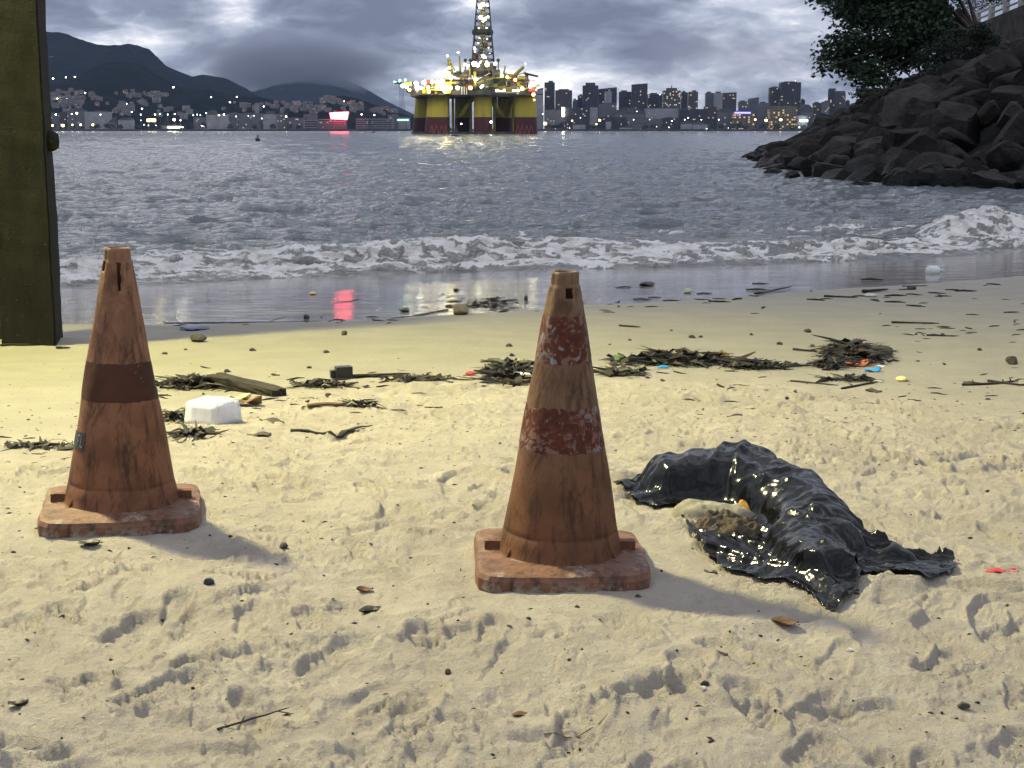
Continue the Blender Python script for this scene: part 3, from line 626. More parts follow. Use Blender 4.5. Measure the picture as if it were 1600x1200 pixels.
for (px, py, s) in [(848, 178, 3), (878, 169, 3), (890, 200, 2), (868, 202, 2.5), (907, 184, 3), (990, 187, 2.5), (1015, 187, 2.5), (1050, 189, 4), (1070, 187, 3), (1075, 184, 3), (1096, 187, 3), (1123, 187, 3), (1104, 201, 2.5), (1249, 199, 4.5), (1283, 197, 2.5), (1313, 177, 3), (1026, 198, 2.5), (1045, 199, 2.5), (1138, 200, 2), (995, 174, 2), (1031, 148, 2.5), (1243, 126, 2.5)]:
    far_lamp(px, py, 3140, s, 'cold', 'small cold white lamp on the far shore right of the rig', 'white lamps on the right shore')
for (px, py, s) in [(537, 160, 4), (83, 124, 3), (103, 122, 2), (117, 122, 2.5), (98, 160, 5), (90, 158, 2.5), (105, 156, 2), (133, 147, 3), (118, 157, 2), (198, 164, 2.5), (271, 138, 3), (475, 165, 2.5), (476, 169, 2.5), (359, 161, 2), (565, 181, 2.5), (585, 182, 2.5), (597, 173, 2), (412, 168, 2), (370, 153, 2), (330, 153, 2), (222, 172, 2), (206, 178, 2), (495, 183, 2)]:
    H = H_mid if px < 300 else H_low; p = put_on(H, px, py, 3150, 5600) or at_y(px, py, 3700)
    r = empty('hill_lamp', p, 0, 'tiny lamp shining among the hillside houses', 'street lamp', 'lamps on the hills'); s *= p.y/3300
    link('lamp_head', LMM['white'], G['white'], r, (0, 0, 2), scale=s); b = link('mast', PMM, m_pole, r, (0, 0, 2)); b.scale = (.4, .4, 4)
def sign(x0, x1, y0, y1, D, k, lab, cat='sign', name='lit_sign', depth=3):
    a = at_y(x0, y1, D); b = at_y(x1, y0, D); w, h = b.x-a.x, b.z-a.z
    r = empty(name, ((a.x+b.x)/2, D, a.z), 0, lab, cat); MB().box((0, 0, h/2), (w, depth, h)).build('light_panel', G[k], r)
    MB().box((-w*.35, depth*.8, (h/2-a.z*.5+1)), (1, 1, a.z+h-2)).box((w*.35, depth*.8, (h/2-a.z*.5+1)), (1, 1, a.z+h-2)).build('frame', m_pole, r)
# red sign: a tilted parallelogram panel
a = at_y(515, 188, 3160); r = empty('lit_sign', (a.x, 3160, a.z), 0, 'bright red glowing billboard on the banded terminal', 'sign')
k = 3160/FPX
MB().add([(2*k, 0, 2*k), (27*k, 0, 1*k), (29*k, 0, 13*k), (0, 0, 11.5*k), (2*k, 4, 2*k), (27*k, 4, 1*k), (29*k, 4, 13*k), (0, 4, 11.5*k)], [(0, 1, 2, 3), (7, 6, 5, 4), (0, 4, 5, 1), (1, 5, 6, 2), (2, 6, 7, 3), (3, 7, 4, 0)]).build('light_panel', G['red'], r)
MB().box((6*k, 6, -2*k), (2, 2, 20*k)).box((23*k, 6, -2*k), (2, 2, 20*k)).build('frame', m_pole, r)
sign(1148, 1173, 175, 177.5, 3195, 'blue', 'thin blue light strip along a roof edge on the right shore')
sign(621, 638, 186.4, 188.4, 3150, 'green', 'green lit footbridge strip left of the rig')
sign(878, 882, 168, 182, 3186, 'white', 'upright white light strip on the left edge of the black hall')
sign(1250, 1262, 187, 190, 3180, 'cold', 'pale lit shop front on the shore near the rocks')
sign(230, 243, 186, 190, 3210, 'yellow', 'small yellow lit kiosk front left of centre')
sign(262, 288, 198, 199.6, 3150, 'white', 'long white lit strip on the quay left of centre')
sign(313, 320, 196, 197.2, 3150, 'white', 'short white lit strip on the quay beside the long one')
# ------------------------------------------------------------------ the oil rig (900 m out)
DR = 900.0; KR = DR/FPX
rig = empty('oil_rig', (at_y(738, 208, DR).x, DR, SEA), 0, 'yellow and maroon oil drilling platform with bright lamps and tall derrick', 'oil rig')
RX = rig.location.x
def rx(px): return at_y(px, 200, DR).x-RX
def rzz(py): return at_y(738, py, DR).z-SEA
def two(t, c1, c2): return c1
def hullpaint(t):
    P = t.coord(); z = t.sep(P)[2]
    streak = t.smooth(t.noise(t.scale(P, (1, 1, .08)), .35, 5, .6), .45, .75)
    yel = t.mix(t.m('MULTIPLY', streak, .6), (.40, .34, .045), (.18, .12, .035)); mar = t.mix(t.m('MULTIPLY', streak, .5), (.075, .022, .022), (.035, .018, .018))
    return {'Base Color': t.mix(t.m('LESS_THAN', z, rzz(183.5)), yel, mar)}
M_HULL = mat('rig_paint', hullpaint, rough=.55, spec=.3)
M_DK = noisy('rig_dark_steel', (.04, .04, .042), (.09, .085, .08), .3, .6); M_GR = noisy('rig_grey_steel', (.10, .10, .09), (.22, .21, .18), .3, .6)
M_YE = noisy('rig_yellow_steel', (.50, .44, .06), (.40, .32, .06), .3, .5); M_RD = mat('rig_red', color=(.25, .04, .03), rough=.5); M_WH = mat('rig_white', color=(.6, .6, .58), rough=.5); M_GN = mat('rig_green', color=(.015, .10, .05), rough=.5)
def column(xa, xb, y, flare=1.0, base=0.0, yt=150):
    """squarish column with rounded corners, wider at the water"""
    x0, x1 = rx(xa), rx(xb); cx = (x0+x1)/2; w = (x1-x0)/2; H = rzz(yt); prof = []; b = MB(); vs = []; fs = []; n = 24
    for (z, s) in ((-6, 1+flare*.24), (0, 1+flare*.20), (rzz(183), 1+flare*.10), (rzz(165), 1+flare*.03), (H, 1)):
        for k in range(n):
            a = 2*math.pi*k/n; c, d = math.cos(a), math.sin(a); e = 5.0; r = (abs(c)**e+abs(d)**e)**(-1/e)
            vs.append((cx+base*(1-z/H)+w*s*r*c, y+w*s*r*d, z))
    for i in range(4):
        for k in range(n): fs.append((i*n+k, i*n+(k+1) % n, (i+1)*n+(k+1) % n, (i+1)*n+k))
    b.add(vs, fs).build('column', M_HULL, rig, smooth=False)
column(672, 705, -22, .8, -1.0); column(803, 836, -22, .5, .6); column(742, 770, -24, .1)
column(646, 671, 24, .9, -1.2); column(709, 736, 22, .3); column(771, 801, 26, .2)
pb = MB().box((0, -22, .4), (rx(840)-rx(660), 16, 2.0)).box((rx(735)*0-2, 24, .4), (rx(805)-rx(640), 16, 2.0)); pb.build('pontoon', M_DK, rig)
MB().box((rx(756), -24, rzz(169)), (rx(770)-rx(742), 9, 4)).build('crossbeam', M_HULL, rig)
for (xa, ya, xb, yb_, y) in ((741, 152, 721, 183, -18), (766, 154, 786, 183, -18), (790, 182, 801, 158, -6)):
    MB().tube([(rx(xa), y, rzz(ya)), (rx(xb), y, rzz(yb_))], 1.6, 10).build('brace', M_HULL, rig, smooth=True)
for xx in (707, 735, 772, 802): MB().tube([(rx(xx), 8, 0), (rx(xx), 8, rzz(152))], .8, 8).build('riser', M_YE, rig)
# deck
x0, x1 = rx(632), rx(836)
MB().box(((x0+x1)/2+2, 0, rzz(148)), (x1-x0-8, 66, 3.6)).build('lower_deck', M_DK, rig)
MB().box((rx(752), 0, rzz(142)), (rx(832)-rx(672), 60, 3.0)).build('main_deck', M_DK, rig)
MB().box((rx(765), -4, rzz(134)), (rx(815)-rx(702), 50, 4.4)).build('deckhouse', M_GR, rig)
for (a, b, ya, yb_, m_) in ((700, 740, 127, 137, M_DK), (742, 772, 122, 134, M_GR), (776, 808, 128, 137, M_DK), (640, 668, 140, 146, M_GR), (672, 700, 133, 142, M_GR), (812, 834, 137, 146, M_DK), (716, 722, 114, 122, M_GN), (727, 738, 112, 124, M_GR), (770, 782, 112, 126, M_GR)):
    MB().box((rx((a+b)/2), -14-rnd.uniform(0, 10), rzz((ya+yb_)/2)), (rx(b)-rx(a), 14, (yb_-ya)*KR)).build('module', m_, rig)
gq = random.Random(3)
for i in range(95):         # pipework, tanks, winches and containers crowding the deck
    px = gq.uniform(640, 834); top_ = np.interp(px, [640, 670, 700, 712, 740, 772, 800, 815, 834], [134, 131, 126, 116, 118, 116, 121, 124, 134]); h = gq.uniform(1, 4.5); z0 = rzz(gq.uniform(top_, 145)); w = gq.uniform(.8, 5); m_ = gq.choice((M_YE, M_YE, M_YE, M_GR, M_DK, M_DK, M_WH, M_RD, M_GN)); y = gq.uniform(-35, -31)
    k = gq.random()
    if k < .5: MB().box((rx(px), y, z0), (w, 2.5, h*.7)).build('equipment_box', m_, rig)
    elif k < .8: MB().tube([(rx(px)-w, y, z0), (rx(px)+w, y, z0+gq.choice((0, 0, h)))], gq.uniform(.2, .6), 6).build('pipe', m_, rig)
    else: MB().tube([(rx(px), y, z0-h), (rx(px), y, z0+h)], gq.uniform(.2, 1.0), 8).build('tank', m_, rig)
for i in range(9):
    zz = rzz(131+i*2.1); MB().box((rx(793), -31.5, zz), (rx(816)-rx(771), .3, .28)).build('handrail', M_GR, rig)
MB().box((rx(793), -33.3, rzz(143.6)), (rx(806)-rx(771), .5, 1.0)).build('light_strip', G['white'], rig)
MB().box((rx(752), -33.6, rzz(149.5)), (rx(830)-rx(640), .6, .8)).build('edge_beam', M_DK, rig)
for i, xx in enumerate((725, 728.5, 732)): MB().box((rx(xx), -34.2, rzz(144)), (.55, .4, 4.6)).build('antenna_panel', M_WH, rig)
# helideck
hv = [(rx(620)+(rx(652)-rx(620))*.5*(1+math.cos(2*math.pi*k/8+.39)*1.08), -10+12*math.sin(2*math.pi*k/8+.39)) for k in range(8)]
b = MB(); b.add([(p[0], p[1], rzz(131.5)) for p in hv]+[(p[0], p[1], rzz(130)) for p in hv], [tuple(range(8))[::-1], tuple(range(8, 16))]+[(k, (k+1) % 8, 8+(k+1) % 8, 8+k) for k in range(8)]); hd = b.build('helideck', M_GN, rig)
for k in range(6):
    q = hv[k]; MB().lathe([(0, -.5), (.6, 0), (0, .5)], 8, (q[0], q[1], rzz(129))).build('deck_light', G['green'], hd)
for k in range(4): MB().tube([(rx(634+k*5), -14, rzz(131.5)), (rx(646+k*3), -14, rzz(146))], .3, 6).build('strut', M_DK, rig)
for k in range(4): MB().tube([(rx(629+k*1.6), -20, rzz(132)), (rx(630+k*3.0), -20, 0)], .10, 4).build('mooring_line', M_DK, rig)
# derrick: four legs, rings and cross bracing
def dz(px, y): return rx(px)
zb, zt = rzz(104), rzz(-58)
def dcorner(i, t):
    w = (rx(773)-rx(739))/2*(1-t)+(rx(760)-rx(751))/2*t*1.0; w *= (1 if t < .48 else 1); s = ((-1, -1), (1, -1), (1, 1), (-1, 1))[i]
    return Vector((rx(755.5)+s[0]*w, -4+s[1]*w, zb+(zt-zb)*t))
dk = empty('derrick', (0, 0, 0)); dk.parent = rig
for i in range(4): MB().tube([dcorner(i, 0), dcorner(i, 1)], [.55, .3], 6).build('leg', M_DK, dk)
N = 16; ring = MB(); br = MB()
for j in range(N+1):
    t = j/N; c = [dcorner(i, t) for i in range(4)]
    MBr = MB()
    for i in range(4): MBr.tube([c[i], c[(i+1) % 4]], .22, 4, cap=False)
    MBr.build('girt', M_DK, dk)
    if j < N:
        d = [dcorner(i, (j+1)/N) for i in range(4)]
        for i in range(4):
            X = MB().tube([c[i], d[(i+1) % 4]], .16, 4, cap=False).tube([c[(i+1) % 4], d[i]], .16, 4, cap=False); X.build('cross_brace', M_DK, dk)
MB().tube([(rx(754), -4, zb), (rx(754), -4, zt)], .7, 6).tube([(rx(758), -5, zb), (rx(758), -5, rzz(10))], .35, 6).build('drill_string', M_YE, dk)
cb = rzz(51); rr = (rx(771)-rx(738))/2
MB().lathe([(rr*.62, -1.6), (rr*.92, -1.6), (rr, -.9), (rr, .9), (rr*.90, 1.7), (rr*.6, 1.7), (rr*.6, -1.6)], 16, (rx(754.8), -4, cb)).build('racking_platform', M_DK, dk)
for k in range(4): MB().box((rx(745+k*7), -4-(k % 2)*3, rzz(90-k*9)), (2.6, 2.2, 3.0)).build('hoist_box', M_GR if k % 2 else M_RD, dk)
# cranes and masts
for (xa, ya, xb, yb_, w, m_, nm) in ((706, 128, 704, 94, 1.5, M_YE, 'crane_tower'), (710, 130, 706, 100, 1.2, M_YE, 'crane_tower'), (704, 95, 713, 112, .5, M_YE, 'crane_boom'), (722, 128, 720, 90, .8, M_YE, 'crane_tower'),
      (729, 128, 729, 97, .45, M_DK, 'vent_mast'), (736.5, 128, 736.5, 96, .45, M_DK, 'vent_mast'), (779, 128, 779, 97, .45, M_DK, 'vent_mast'), (785, 128, 790, 104, .6, M_YE, 'crane_tower'), (796, 127, 818, 106, 1.3, M_YE, 'crane_boom'),
      (806, 130, 808, 114, .7, M_RD, 'crane_tower'), (815, 145, 822, 118, .9, M_RD, 'crane_tower'), (818, 116, 840, 121, .8, M_DK, 'crane_boom'), (824, 145, 824, 116, .6, M_DK, 'crane_tower')):
    MB().tube([(rx(xa), -16, rzz(ya)), (rx(xb), -16, rzz(yb_))], [w, w*.8], 6).build(nm, m_, rig)
for xx in (729, 736.5, 779): MB().lathe([(0, -1.1), (1.0, -.5), (1.0, .5), (0, 1.1)], 10, (rx(xx), -16, rzz(96))).build('vent_head', M_DK, rig)
MB().lathe([(2.6, -1), (2.6, 1), (1.6, 1), (1.6, -1), (2.6, -1)], 16, (rx(718), -20, rzz(118))).build('cable_drum', M_DK, rig)
MB().lathe([(5.2, 0), (8.2, 3.6), (8.6, 8), (8.2, 8), (5, 0)], 24, (rx(755), -12, rzz(122))).build('drill_floor_screen', M_GR, rig)
for k in range(5): MB().box((rx(783+k*4), -20, rzz(124-k*.6)), (rx(4.0)-rx(0), 8, 2.6+k % 2)).build('machine_house', M_YE, rig)
MB().box((rx(812), -24, rzz(130)), (8, 8, 5)).build('machine_house', M_RD, rig)
# anchor racks in red on the columns
for base_x in ((676, 682, 690, 698, 702), (806, 812, 819, 826, 832)):
    for i in range(len(base_x)-1):
        MB().tube([(rx(base_x[i]), -33, .2), (rx((base_x[i]+base_x[i+1])/2), -31, rzz(196))], .16, 5).tube([(rx(base_x[i+1]), -33, .2), (rx((base_x[i]+base_x[i+1])/2), -31, rzz(196))], .16, 5).build('anchor_rack', M_RD, rig)
for k in range(5): MB().box((rx(778), -35, rzz(155+k*3.2)), (.5, .3, .6)).build('draft_mark', M_WH, rig)
# lamps on the rig
def rl(px, py, s, k='white', y=-37):
    s *= .84; o = link('lamp', LMM[k], G[k], rig, (rx(px), y, rzz(py)), scale=s)
for (px, py, s) in [(637, 137, 2.6), (643, 138, 2.6), (657, 133, 2.8), (668.5, 132, 2.8), (659, 140, 3.0), (665, 140, 2.2), (681, 131, 2.4), (689, 131, 2.2), (696, 129, 2.6), (692, 137, 2.4), (702, 139, 3.0), (708, 140, 2.8), (719, 140, 2.6), (738, 140, 2.5), (756, 137, 1.6), (754, 139, 1.6), (746, 127, 2.2),
      (675, 139, 2.0), (815, 141, 2.6), (831, 134, 3.2), (827, 138, 2.0), (805, 128, 2.0), (744, 104, 3.4), (749, 106, 2.4), (763, 105, 3.2), (775, 104, 2.4), (735, 107, 1.8), (730, 105, 1.8), (768.5, 191, 1.4), (724, 194, .9)]:
    rl(px, py, s, 'cold' if px == 754 else ('yellow' if int(px*7) % 5 < 2 else 'white'))
for (px, py, s) in [(704, 92, 1.4), (720, 87, 1.4), (705, 118, 3.0), (709, 124, 3.4), (707, 110, 2.0), (676, 146, 2.2), (832, 150, 2.4), (833, 158, 1.4), (700, 145, 2.6), (647, 143, 2.2), (757, 92, 2.4), (820, 104, 1.2), (785, 122, 2.2), (793, 124, 2.0)]:
    rl(px, py, s, 'yellow' if px not in (676, 832, 833, 647) else 'warm')
for (px, py, s) in [(755, 8, 3.2), (751, 12, 2.2), (762, 9, 1.8), (752, 28, 2.6), (758, 30, 2.6), (763, 27, 1.6), (755, 33, 2.0), (742, 76, 2.0), (743, 82, 1.4), (758, 90, 2.0), (750, 60, 1.0), (762, 62, 1.0), (748, 68, .9), (764, 75, .9), (755, -20, 2.4), (752, 98, 1.8), (761, 97, 1.6), (766, 84, .9), (749, 45, 1.2), (761, 44, 1.2)]:
    rl(px, py, s, 'white' if s > 1.7 else 'yellow', -4)
for (px, py, s) in [(633, 128.5, 1.6), (641, 128, 1.6), (836, 143, 1.2)]: rl(px, py, s, 'green')
# small buoy and far small boats
p = at_z(713, 213, SEA)
bu = empty('channel_buoy', (p.x, p.y, SEA), 0, 'small dark channel buoy floating in front of the rig', 'buoy')
MB().lathe([(0, -.4), (2.0, -.3), (2.2, .5), (.7, .9), (.5, 2.4), (0, 3.2)], 12).build('float', M_DK, bu); MB().tube([(0, 0, 3), (0, 0, 4.6)], .12).build('mast', M_DK, bu)
for (px, py, lab) in ((584, 208, 'tiny dark launch left of the rig'), (403, 221, 'tiny dark skiff on the water left of centre')):
    p = at_z(px, py, SEA); w = 6/FPX*p.y
    bo = empty('small_boat', (p.x, p.y, SEA), 0, lab, 'boat')
    MB().add([(-w/2, -.8, .7), (w/2, -.6, .6), (w/2, .6, .6), (-w/2, .8, .7), (-w*.4, -.4, -.3), (w*.45, -.3, -.3), (w*.45, .3, -.3), (-w*.4, .4, -.3)], [(0, 1, 2, 3), (4, 5, 1, 0), (5, 6, 2, 1), (6, 7, 3, 2), (7, 4, 0, 3), (7, 6, 5, 4)]).build('hull', M_DK, bo)
    MB().box((0, 0, 1.0), (w*.3, .8, .9)).build('cabin', M_GR, bo)
# ------------------------------------------------------------------ rock revetment on the right
TOEY = [56, 60, 62, 66, 72, 79, 90, 104, 118, 128, 134, 142]; TOEX = [24, 20.5, 15.8, 15.2, 14.7, 14.0, 15.2, 17.2, 19.2, 20.6, 22.0, 27]
RX_ = [0, 3, 8, 13, 17, 20, 40]; RZ_ = [-1.5, -.3, 2.2, 5.0, 6.5, 6.9, 7.2]
def rock_h(X, Y):
    e = X-np.interp(Y, TOEY, TOEX); e = np.minimum(e, (Y-59.5)*1.0); return np.interp(e, RX_, RZ_, left=-2.2)
Yr_, Xr_ = np.meshgrid(np.linspace(55, 145, 91), np.linspace(10, 62, 53), indexing='ij')
Zr = rock_h(Xr_, Yr_)-1.3+.5*(fbm(Xr_*.4, Yr_*.4, 3, 33)-.5)
o = link('embankment', grid_mesh('embankment', Xr_, Yr_, Zr), noisy('dark_earth', (.010, .009, .008), (.02, .018, .016), .6, 1)); tag(o, kind='structure')
def rock_mesh(seed, sub=3, cuts=20):
    g = np.random.RandomState(seed); bm = bmesh.new(); bmesh.ops.create_icosphere(bm, subdivisions=sub, radius=1)
    v = np.array([a.co[:] for a in bm.verts]); v *= np.array([1, g.uniform(.7, .95), g.uniform(.55, .8)])
    for i in range(cuts):
        n = g.normal(size=3); n /= np.linalg.norm(n); d = g.uniform(.40, .66); k = v@n-d; v -= np.clip(k, 0, None)[:, None]*n*.97
    rr = np.array([fbm(np.array([a[0]*2.4+a[2]*1.7+seed]), np.array([a[1]*2.4-a[2]*1.3]), 4, seed)[0] for a in v]); v *= (1+(rr-.5)*.13)[:, None]
    for a, c in zip(bm.verts, v): a.co = c
    me = bpy.data.meshes.new('boulder'); bm.to_mesh(me); bm.free(); return me
def rockmat(t):
    P = t.coord(); r = t.node('ShaderNodeObjectInfo').outputs['Random']; P = t.vm('ADD', P, t.comb(t.m('MULTIPLY', r, 40), 0.0, 0.0)); n = t.noise(P, 1.6, 6, .62); n2 = t.noise(P, 7, 6, .7)
    c = t.mix(t.smooth(n, .3, .7), (.018, .016, .0145), (.078, .070, .063)); c = t.mix(t.m('MULTIPLY', r, .85), c, (.012, .009, .008)); c = t.mix(t.smooth(n2, .5, .75, 0, .5), c, (.060, .055, .050))
    z = t.sep(t.geo())[2]; wl = t.smooth(z, -1.0, .5); c = t.mix(wl, (.008, .008, .007), c)
    return {'Base Color': c, 'Normal': t.bump(t.m('ADD', n, t.m('MULTIPLY', n2, .7)), 1.0, .40), 'Roughness': t.m('ADD', .35, t.m('MULTIPLY', wl, .5))}
M_ROCK = mat('rock', rockmat, spec=.1)
RM = [rock_mesh(s) for s in range(12)]
for me in RM: me.materials.append(M_ROCK)
def rock_tag(o, s, X, y, h):
    sz = 'small' if s < 1.3 else ('large' if s > 1.8 else 'middle-sized')
    if h < -.4: ln = 'wet black %s boulder awash at the embankment foot, %s' % (sz, 'far tip' if y > 112 else ('middle stretch' if y > 78 else 'near end')); grp = 'boulders along the foot of the embankment'
    else:
        w = 'just below the wall and tree' if h > 5 else ('halfway up the slope' if h > 2.2 else 'low above the wet rocks')
        ln = 'dark angular %s boulder %s, %s' % (sz, w, 'far tip of embankment' if y > 105 else ('middle stretch of embankment' if y > 80 else 'near end of embankment')); grp = 'boulders of the embankment'
    tag(o, ln, 'boulder', grp)
g = random.Random(5); nr = 0
gl = 'dark angular boulder in the rock embankment on the right, above the waterline'; gw = 'wet black boulder at the foot of the rock embankment, awash in the sea'
for j in range(30):
    Y = 60.5+j*2.52
    for i in range(11):
        X = float(np.interp(Y, TOEY, TOEX))+.3+i*2.15+g.uniform(-.7, .7)+(j % 2)*1.0; y = Y+g.uniform(-.8, .8)
        px = 800+FPX*X/(y*CP)
        if px > 1690 or X > 37.5: continue
        h = float(rock_h(np.array([X]), np.array([y]))[0]); s = g.choice((1.25, 1.4, 1.6, 1.9, 2.2))*(1.0 if i else .9)
        if i >= 1 and g.random() < .10: s *= 1.3
        wet = h < -.4; o = link('boulder', g.choice(RM), None, None, (X, y, h-.25*s+(.2 if not wet else .35)), rot=(g.uniform(-.4, .4), g.uniform(-.6, .2), g.uniform(0, 6.28)), scale=(s*g.uniform(.9, 1.35), s*g.uniform(.8, 1.1), s*g.uniform(.75, 1.05)))
        rock_tag(o, s, X, y, h); nr += 1
for i in range(48):
    y = g.uniform(60.2, 73) if i % 2 else g.uniform(60.2, 64); X = g.uniform(float(np.interp(y, TOEY, TOEX)), 26.5); h = float(rock_h(np.array([X]), np.array([y]))[0]); s = g.uniform(.7, 1.35)
    o = link('boulder', g.choice(RM), None, None, (X, y, h+.1), rot=(g.uniform(-.5, .5), g.uniform(-.6, .3), g.uniform(0, 6.28)), scale=(s*1.1, s*.9, s*.9))
    rock_tag(o, s, X, y, h)
for (px, py, w, h, lab) in ((1174, 243, 26, 10, 'low black rock at the very tip of the embankment'), (1224, 228, 42, 30, 'humped black boulder standing out near the tip of the embankment'), (1240, 272, 36, 28, 'pointed black rock awash in front of the embankment'), (1395, 250, 90, 62, 'big pale-faced slab halfway up the embankment')):
    if py > 245:
        D = 76 if px < 1300 else 92; p = at_y(px, py, D)
    else: D = 122; p = at_y(px, py, D)
    k = D/FPX; o = link('boulder', RM[int(px) % 12], None, None, (p.x, D, p.z-h*k*.25), rot=(.1, -.25, 2.2), scale=(w*k*.72, w*k*.6, h*k*.9)); tag(o, lab, 'boulder')
print('rocks', nr)
# ------------------------------------------------------------------ wall with balustrade
m_conc = noisy('old_concrete', (.05, .046, .04), (.10, .09, .08), 1.2, .9, .5, .03)
wa = Vector((37.2, 129, 0)); wb = Vector((38.6, 96, 0)); wd = (wb-wa); wl_ = wd.length; rz_ = math.atan2(wd.y, wd.x)
W = empty('retaining_wall', (wa.x, wa.y, 0), rz_, 'grey concrete retaining wall above the rock embankment', 'wall')
def wz(t): return 9.1+2.5*t
for (a, b_, hh) in ((0, .30, 2.2), (.305, .62, 2.5), (.625, 1.0, 2.8)):
    x0, x1 = a*wl_, b_*wl_; v = [(x0, -.25, wz(a)-hh-2), (x1, -.25, wz(b_)-hh-2), (x1, .25, wz(b_)-hh-2), (x0, .25, wz(a)-hh-2), (x0, -.25, wz(a)), (x1, -.25, wz(b_)), (x1, .25, wz(b_)), (x0, .25, wz(a))]
    MB().add(v, [(3, 2, 1, 0), (4, 5, 6, 7), (0, 1, 5, 4), (1, 2, 6, 5), (2, 3, 7, 6), (3, 0, 4, 7)]).build('wall_panel', m_conc, W)
for t_ in (.3025, .6225): MB().box((t_*wl_, .0, wz(t_)-2.2), (.5, .9, 4.6)).build('pilaster', m_conc, W)
m_white = noisy('white_paint_worn', (.50, .50, .48), (.34, .33, .30), 4, .8)
BA = empty('balustrade', (wa.x, wa.y, 0), rz_, 'weathered white balustrade running along the top of the retaining wall', 'balustrade')
bl = MB().box((0, 0, .55), (.52, .34, 1.1)); blm = mesh('baluster', bl.v, bl.f); bl2 = MB().box((0, 0, .5), (.12, .12, 1.0)); blm2 = mesh('baluster', bl2.v, bl2.f)
n = int(wl_/3.0)
for i in range(n+1):
    t_ = i/n; link('post', blm, m_white, BA, (t_*wl_, 0, wz(t_)+.003))
for zz in (.42, .88): 
    v = [(0, -.09, wz(0)+zz), (wl_, -.09, wz(1)+zz), (wl_, .09, wz(1)+zz), (0, .09, wz(0)+zz), (0, -.09, wz(0)+zz+.09), (wl_, -.09, wz(1)+zz+.09), (wl_, .09, wz(1)+zz+.09), (0, .09, wz(0)+zz+.09)]
    MB().add(v, [(3, 2, 1, 0), (4, 5, 6, 7), (0, 1, 5, 4), (1, 2, 6, 5), (2, 3, 7, 6), (3, 0, 4, 7)]).build('rail', m_white, BA)
o = link('terrace', mesh('terrace', [(37.4, 129, 8.9), (38.8, 96, 11.3), (60, 96, 11.4), (60, 129, 9)], [(3, 2, 1, 0)]), m_conc); tag(o, kind='structure')
MB().box((40.5, 104, 12.6), (2.6, 3, 4.6)).build('x', m_conc)
o = bpy.data.objects['x']; o.name = 'wall_pier'; tag(o, 'square concrete pier rising at the near end of the retaining wall', 'pier')
# ------------------------------------------------------------------ trees and shrubs on the bank
def leafmat(name, c1, c2):
    def fn(t):
        r = t.attr('tint'); return {'Base Color': t.mix(r, c1, c2)}
    return mat(name, fn, rough=.6, spec=.25)
M_LEAF = leafmat('broad_leaf', (.010, .022, .010), (.034, .062, .026)); M_BUSH = leafmat('shrub_leaf', (.010, .015, .008), (.022, .030, .015))
def leaves(name, blobs, n, size, seed, parent, m):
    """leaf-sized folded blades scattered in clumps through the blobs (x, y, z, rx, ry, rz)"""
    g = np.random.RandomState(seed); w = np.array([b[3]*b[5] for b in blobs]); w = w/w.sum(); V = []; F = []; T = []
    ncl = max(n//16, 1); ks = g.choice(len(blobs), ncl, p=w)
    for k in ks:
        b = blobs[k]; d = g.normal(size=3); d /= np.linalg.norm(d); rr = g.uniform(.45, 1.05)**.6; c = np.array(b[:3])+d*rr*np.array(b[3:6]); tt = g.uniform(0, .6)
        for q in range(16):
            p = c+g.normal(size=3)*size*1.15*np.array([1, 1, .55]); a = g.normal(size=3); a[2] = a[2]*.4-.35; a /= np.linalg.norm(a); s = np.cross(a, g.normal(size=3)); s /= np.linalg.norm(s); u = np.cross(a, s)
            L = size*g.uniform(.7, 1.3); i = len(V); V += [p, p+a*L*.5+s*L*.28+u*L*.07, p+a*L, p+a*L*.5-s*L*.28+u*L*.07]; F += [(i, i+1, i+2), (i, i+2, i+3)]; T += [min(1, tt+g.uniform(0, .4))]*4
    me = mesh(name, V, F); at = me.attributes.new('tint', 'FLOAT', 'POINT'); at.data.foreach_set('value', T); return link(name, me, m, parent)
def px_blob(px, py, r, Y, ry=None, sz=1.0):
    p = at_y(px, py, Y); k = Y/FPX; return (p.x, p.y, p.z, r*k, (ry or r)*k, r*k*sz)
T1 = empty('almond_tree', (35.5, 112, 7.4), 0, 'large dark broad-leaved tree leaning out over the rocks', 'tree')
g = random.Random(9); bl = []
for (px, py, r, s) in [(1318, 8, 22, .8), (1345, 25, 26, .7), (1322, 60, 24, .55), (1300, 82, 18, .6), (1294, 103, 11, .8), (1345, 75, 26, .7), (1335, 100, 24, .6), (1365, 108, 22, .6), (1330, 112, 12, .7), (1380, 125, 16, .6), (1358, 128, 14, .7), (1395, 50, 40, .9), (1400, 88, 26, .7), (1375, 10, 32, .8), (1415, 5, 36, .8), (1440, 40, 36, .9), (1445, 10, 32, .8), (1462, 62, 20, .9), (1440, 85, 20, .7), (1290, -15, 20, .8), (1340, -25, 40, .8), (1400, -35, 50, .8), (1460, -30, 44, .8), (1490, -30, 26, .7)]:
    b = px_blob(px, py, r, 112+g.uniform(-3, 3), r*1.6, s); bl.append((b[0]-35.5, b[1]-112, b[2]-7.4, b[3], b[4], b[5]))
leaves('crown', bl, 24000, .40, 3, T1, M_LEAF)
limb = MB()
for b in bl:
    e = Vector(b[:3]); m_ = e*.5+Vector((0, 0, 1.2)); limb.tube([Vector((0, 0, .5)), m_, e], [.22, .12, .04], 6)
limb.build('limb', m_bark, T1); MB().tube([(.3, 0, -2), (.1, 0, .2), (-.8, 0, 1.6), (-2, 0, 3.0)], [.55, .42, .34, .22], 10).build('trunk', m_bark, T1, smooth=True)
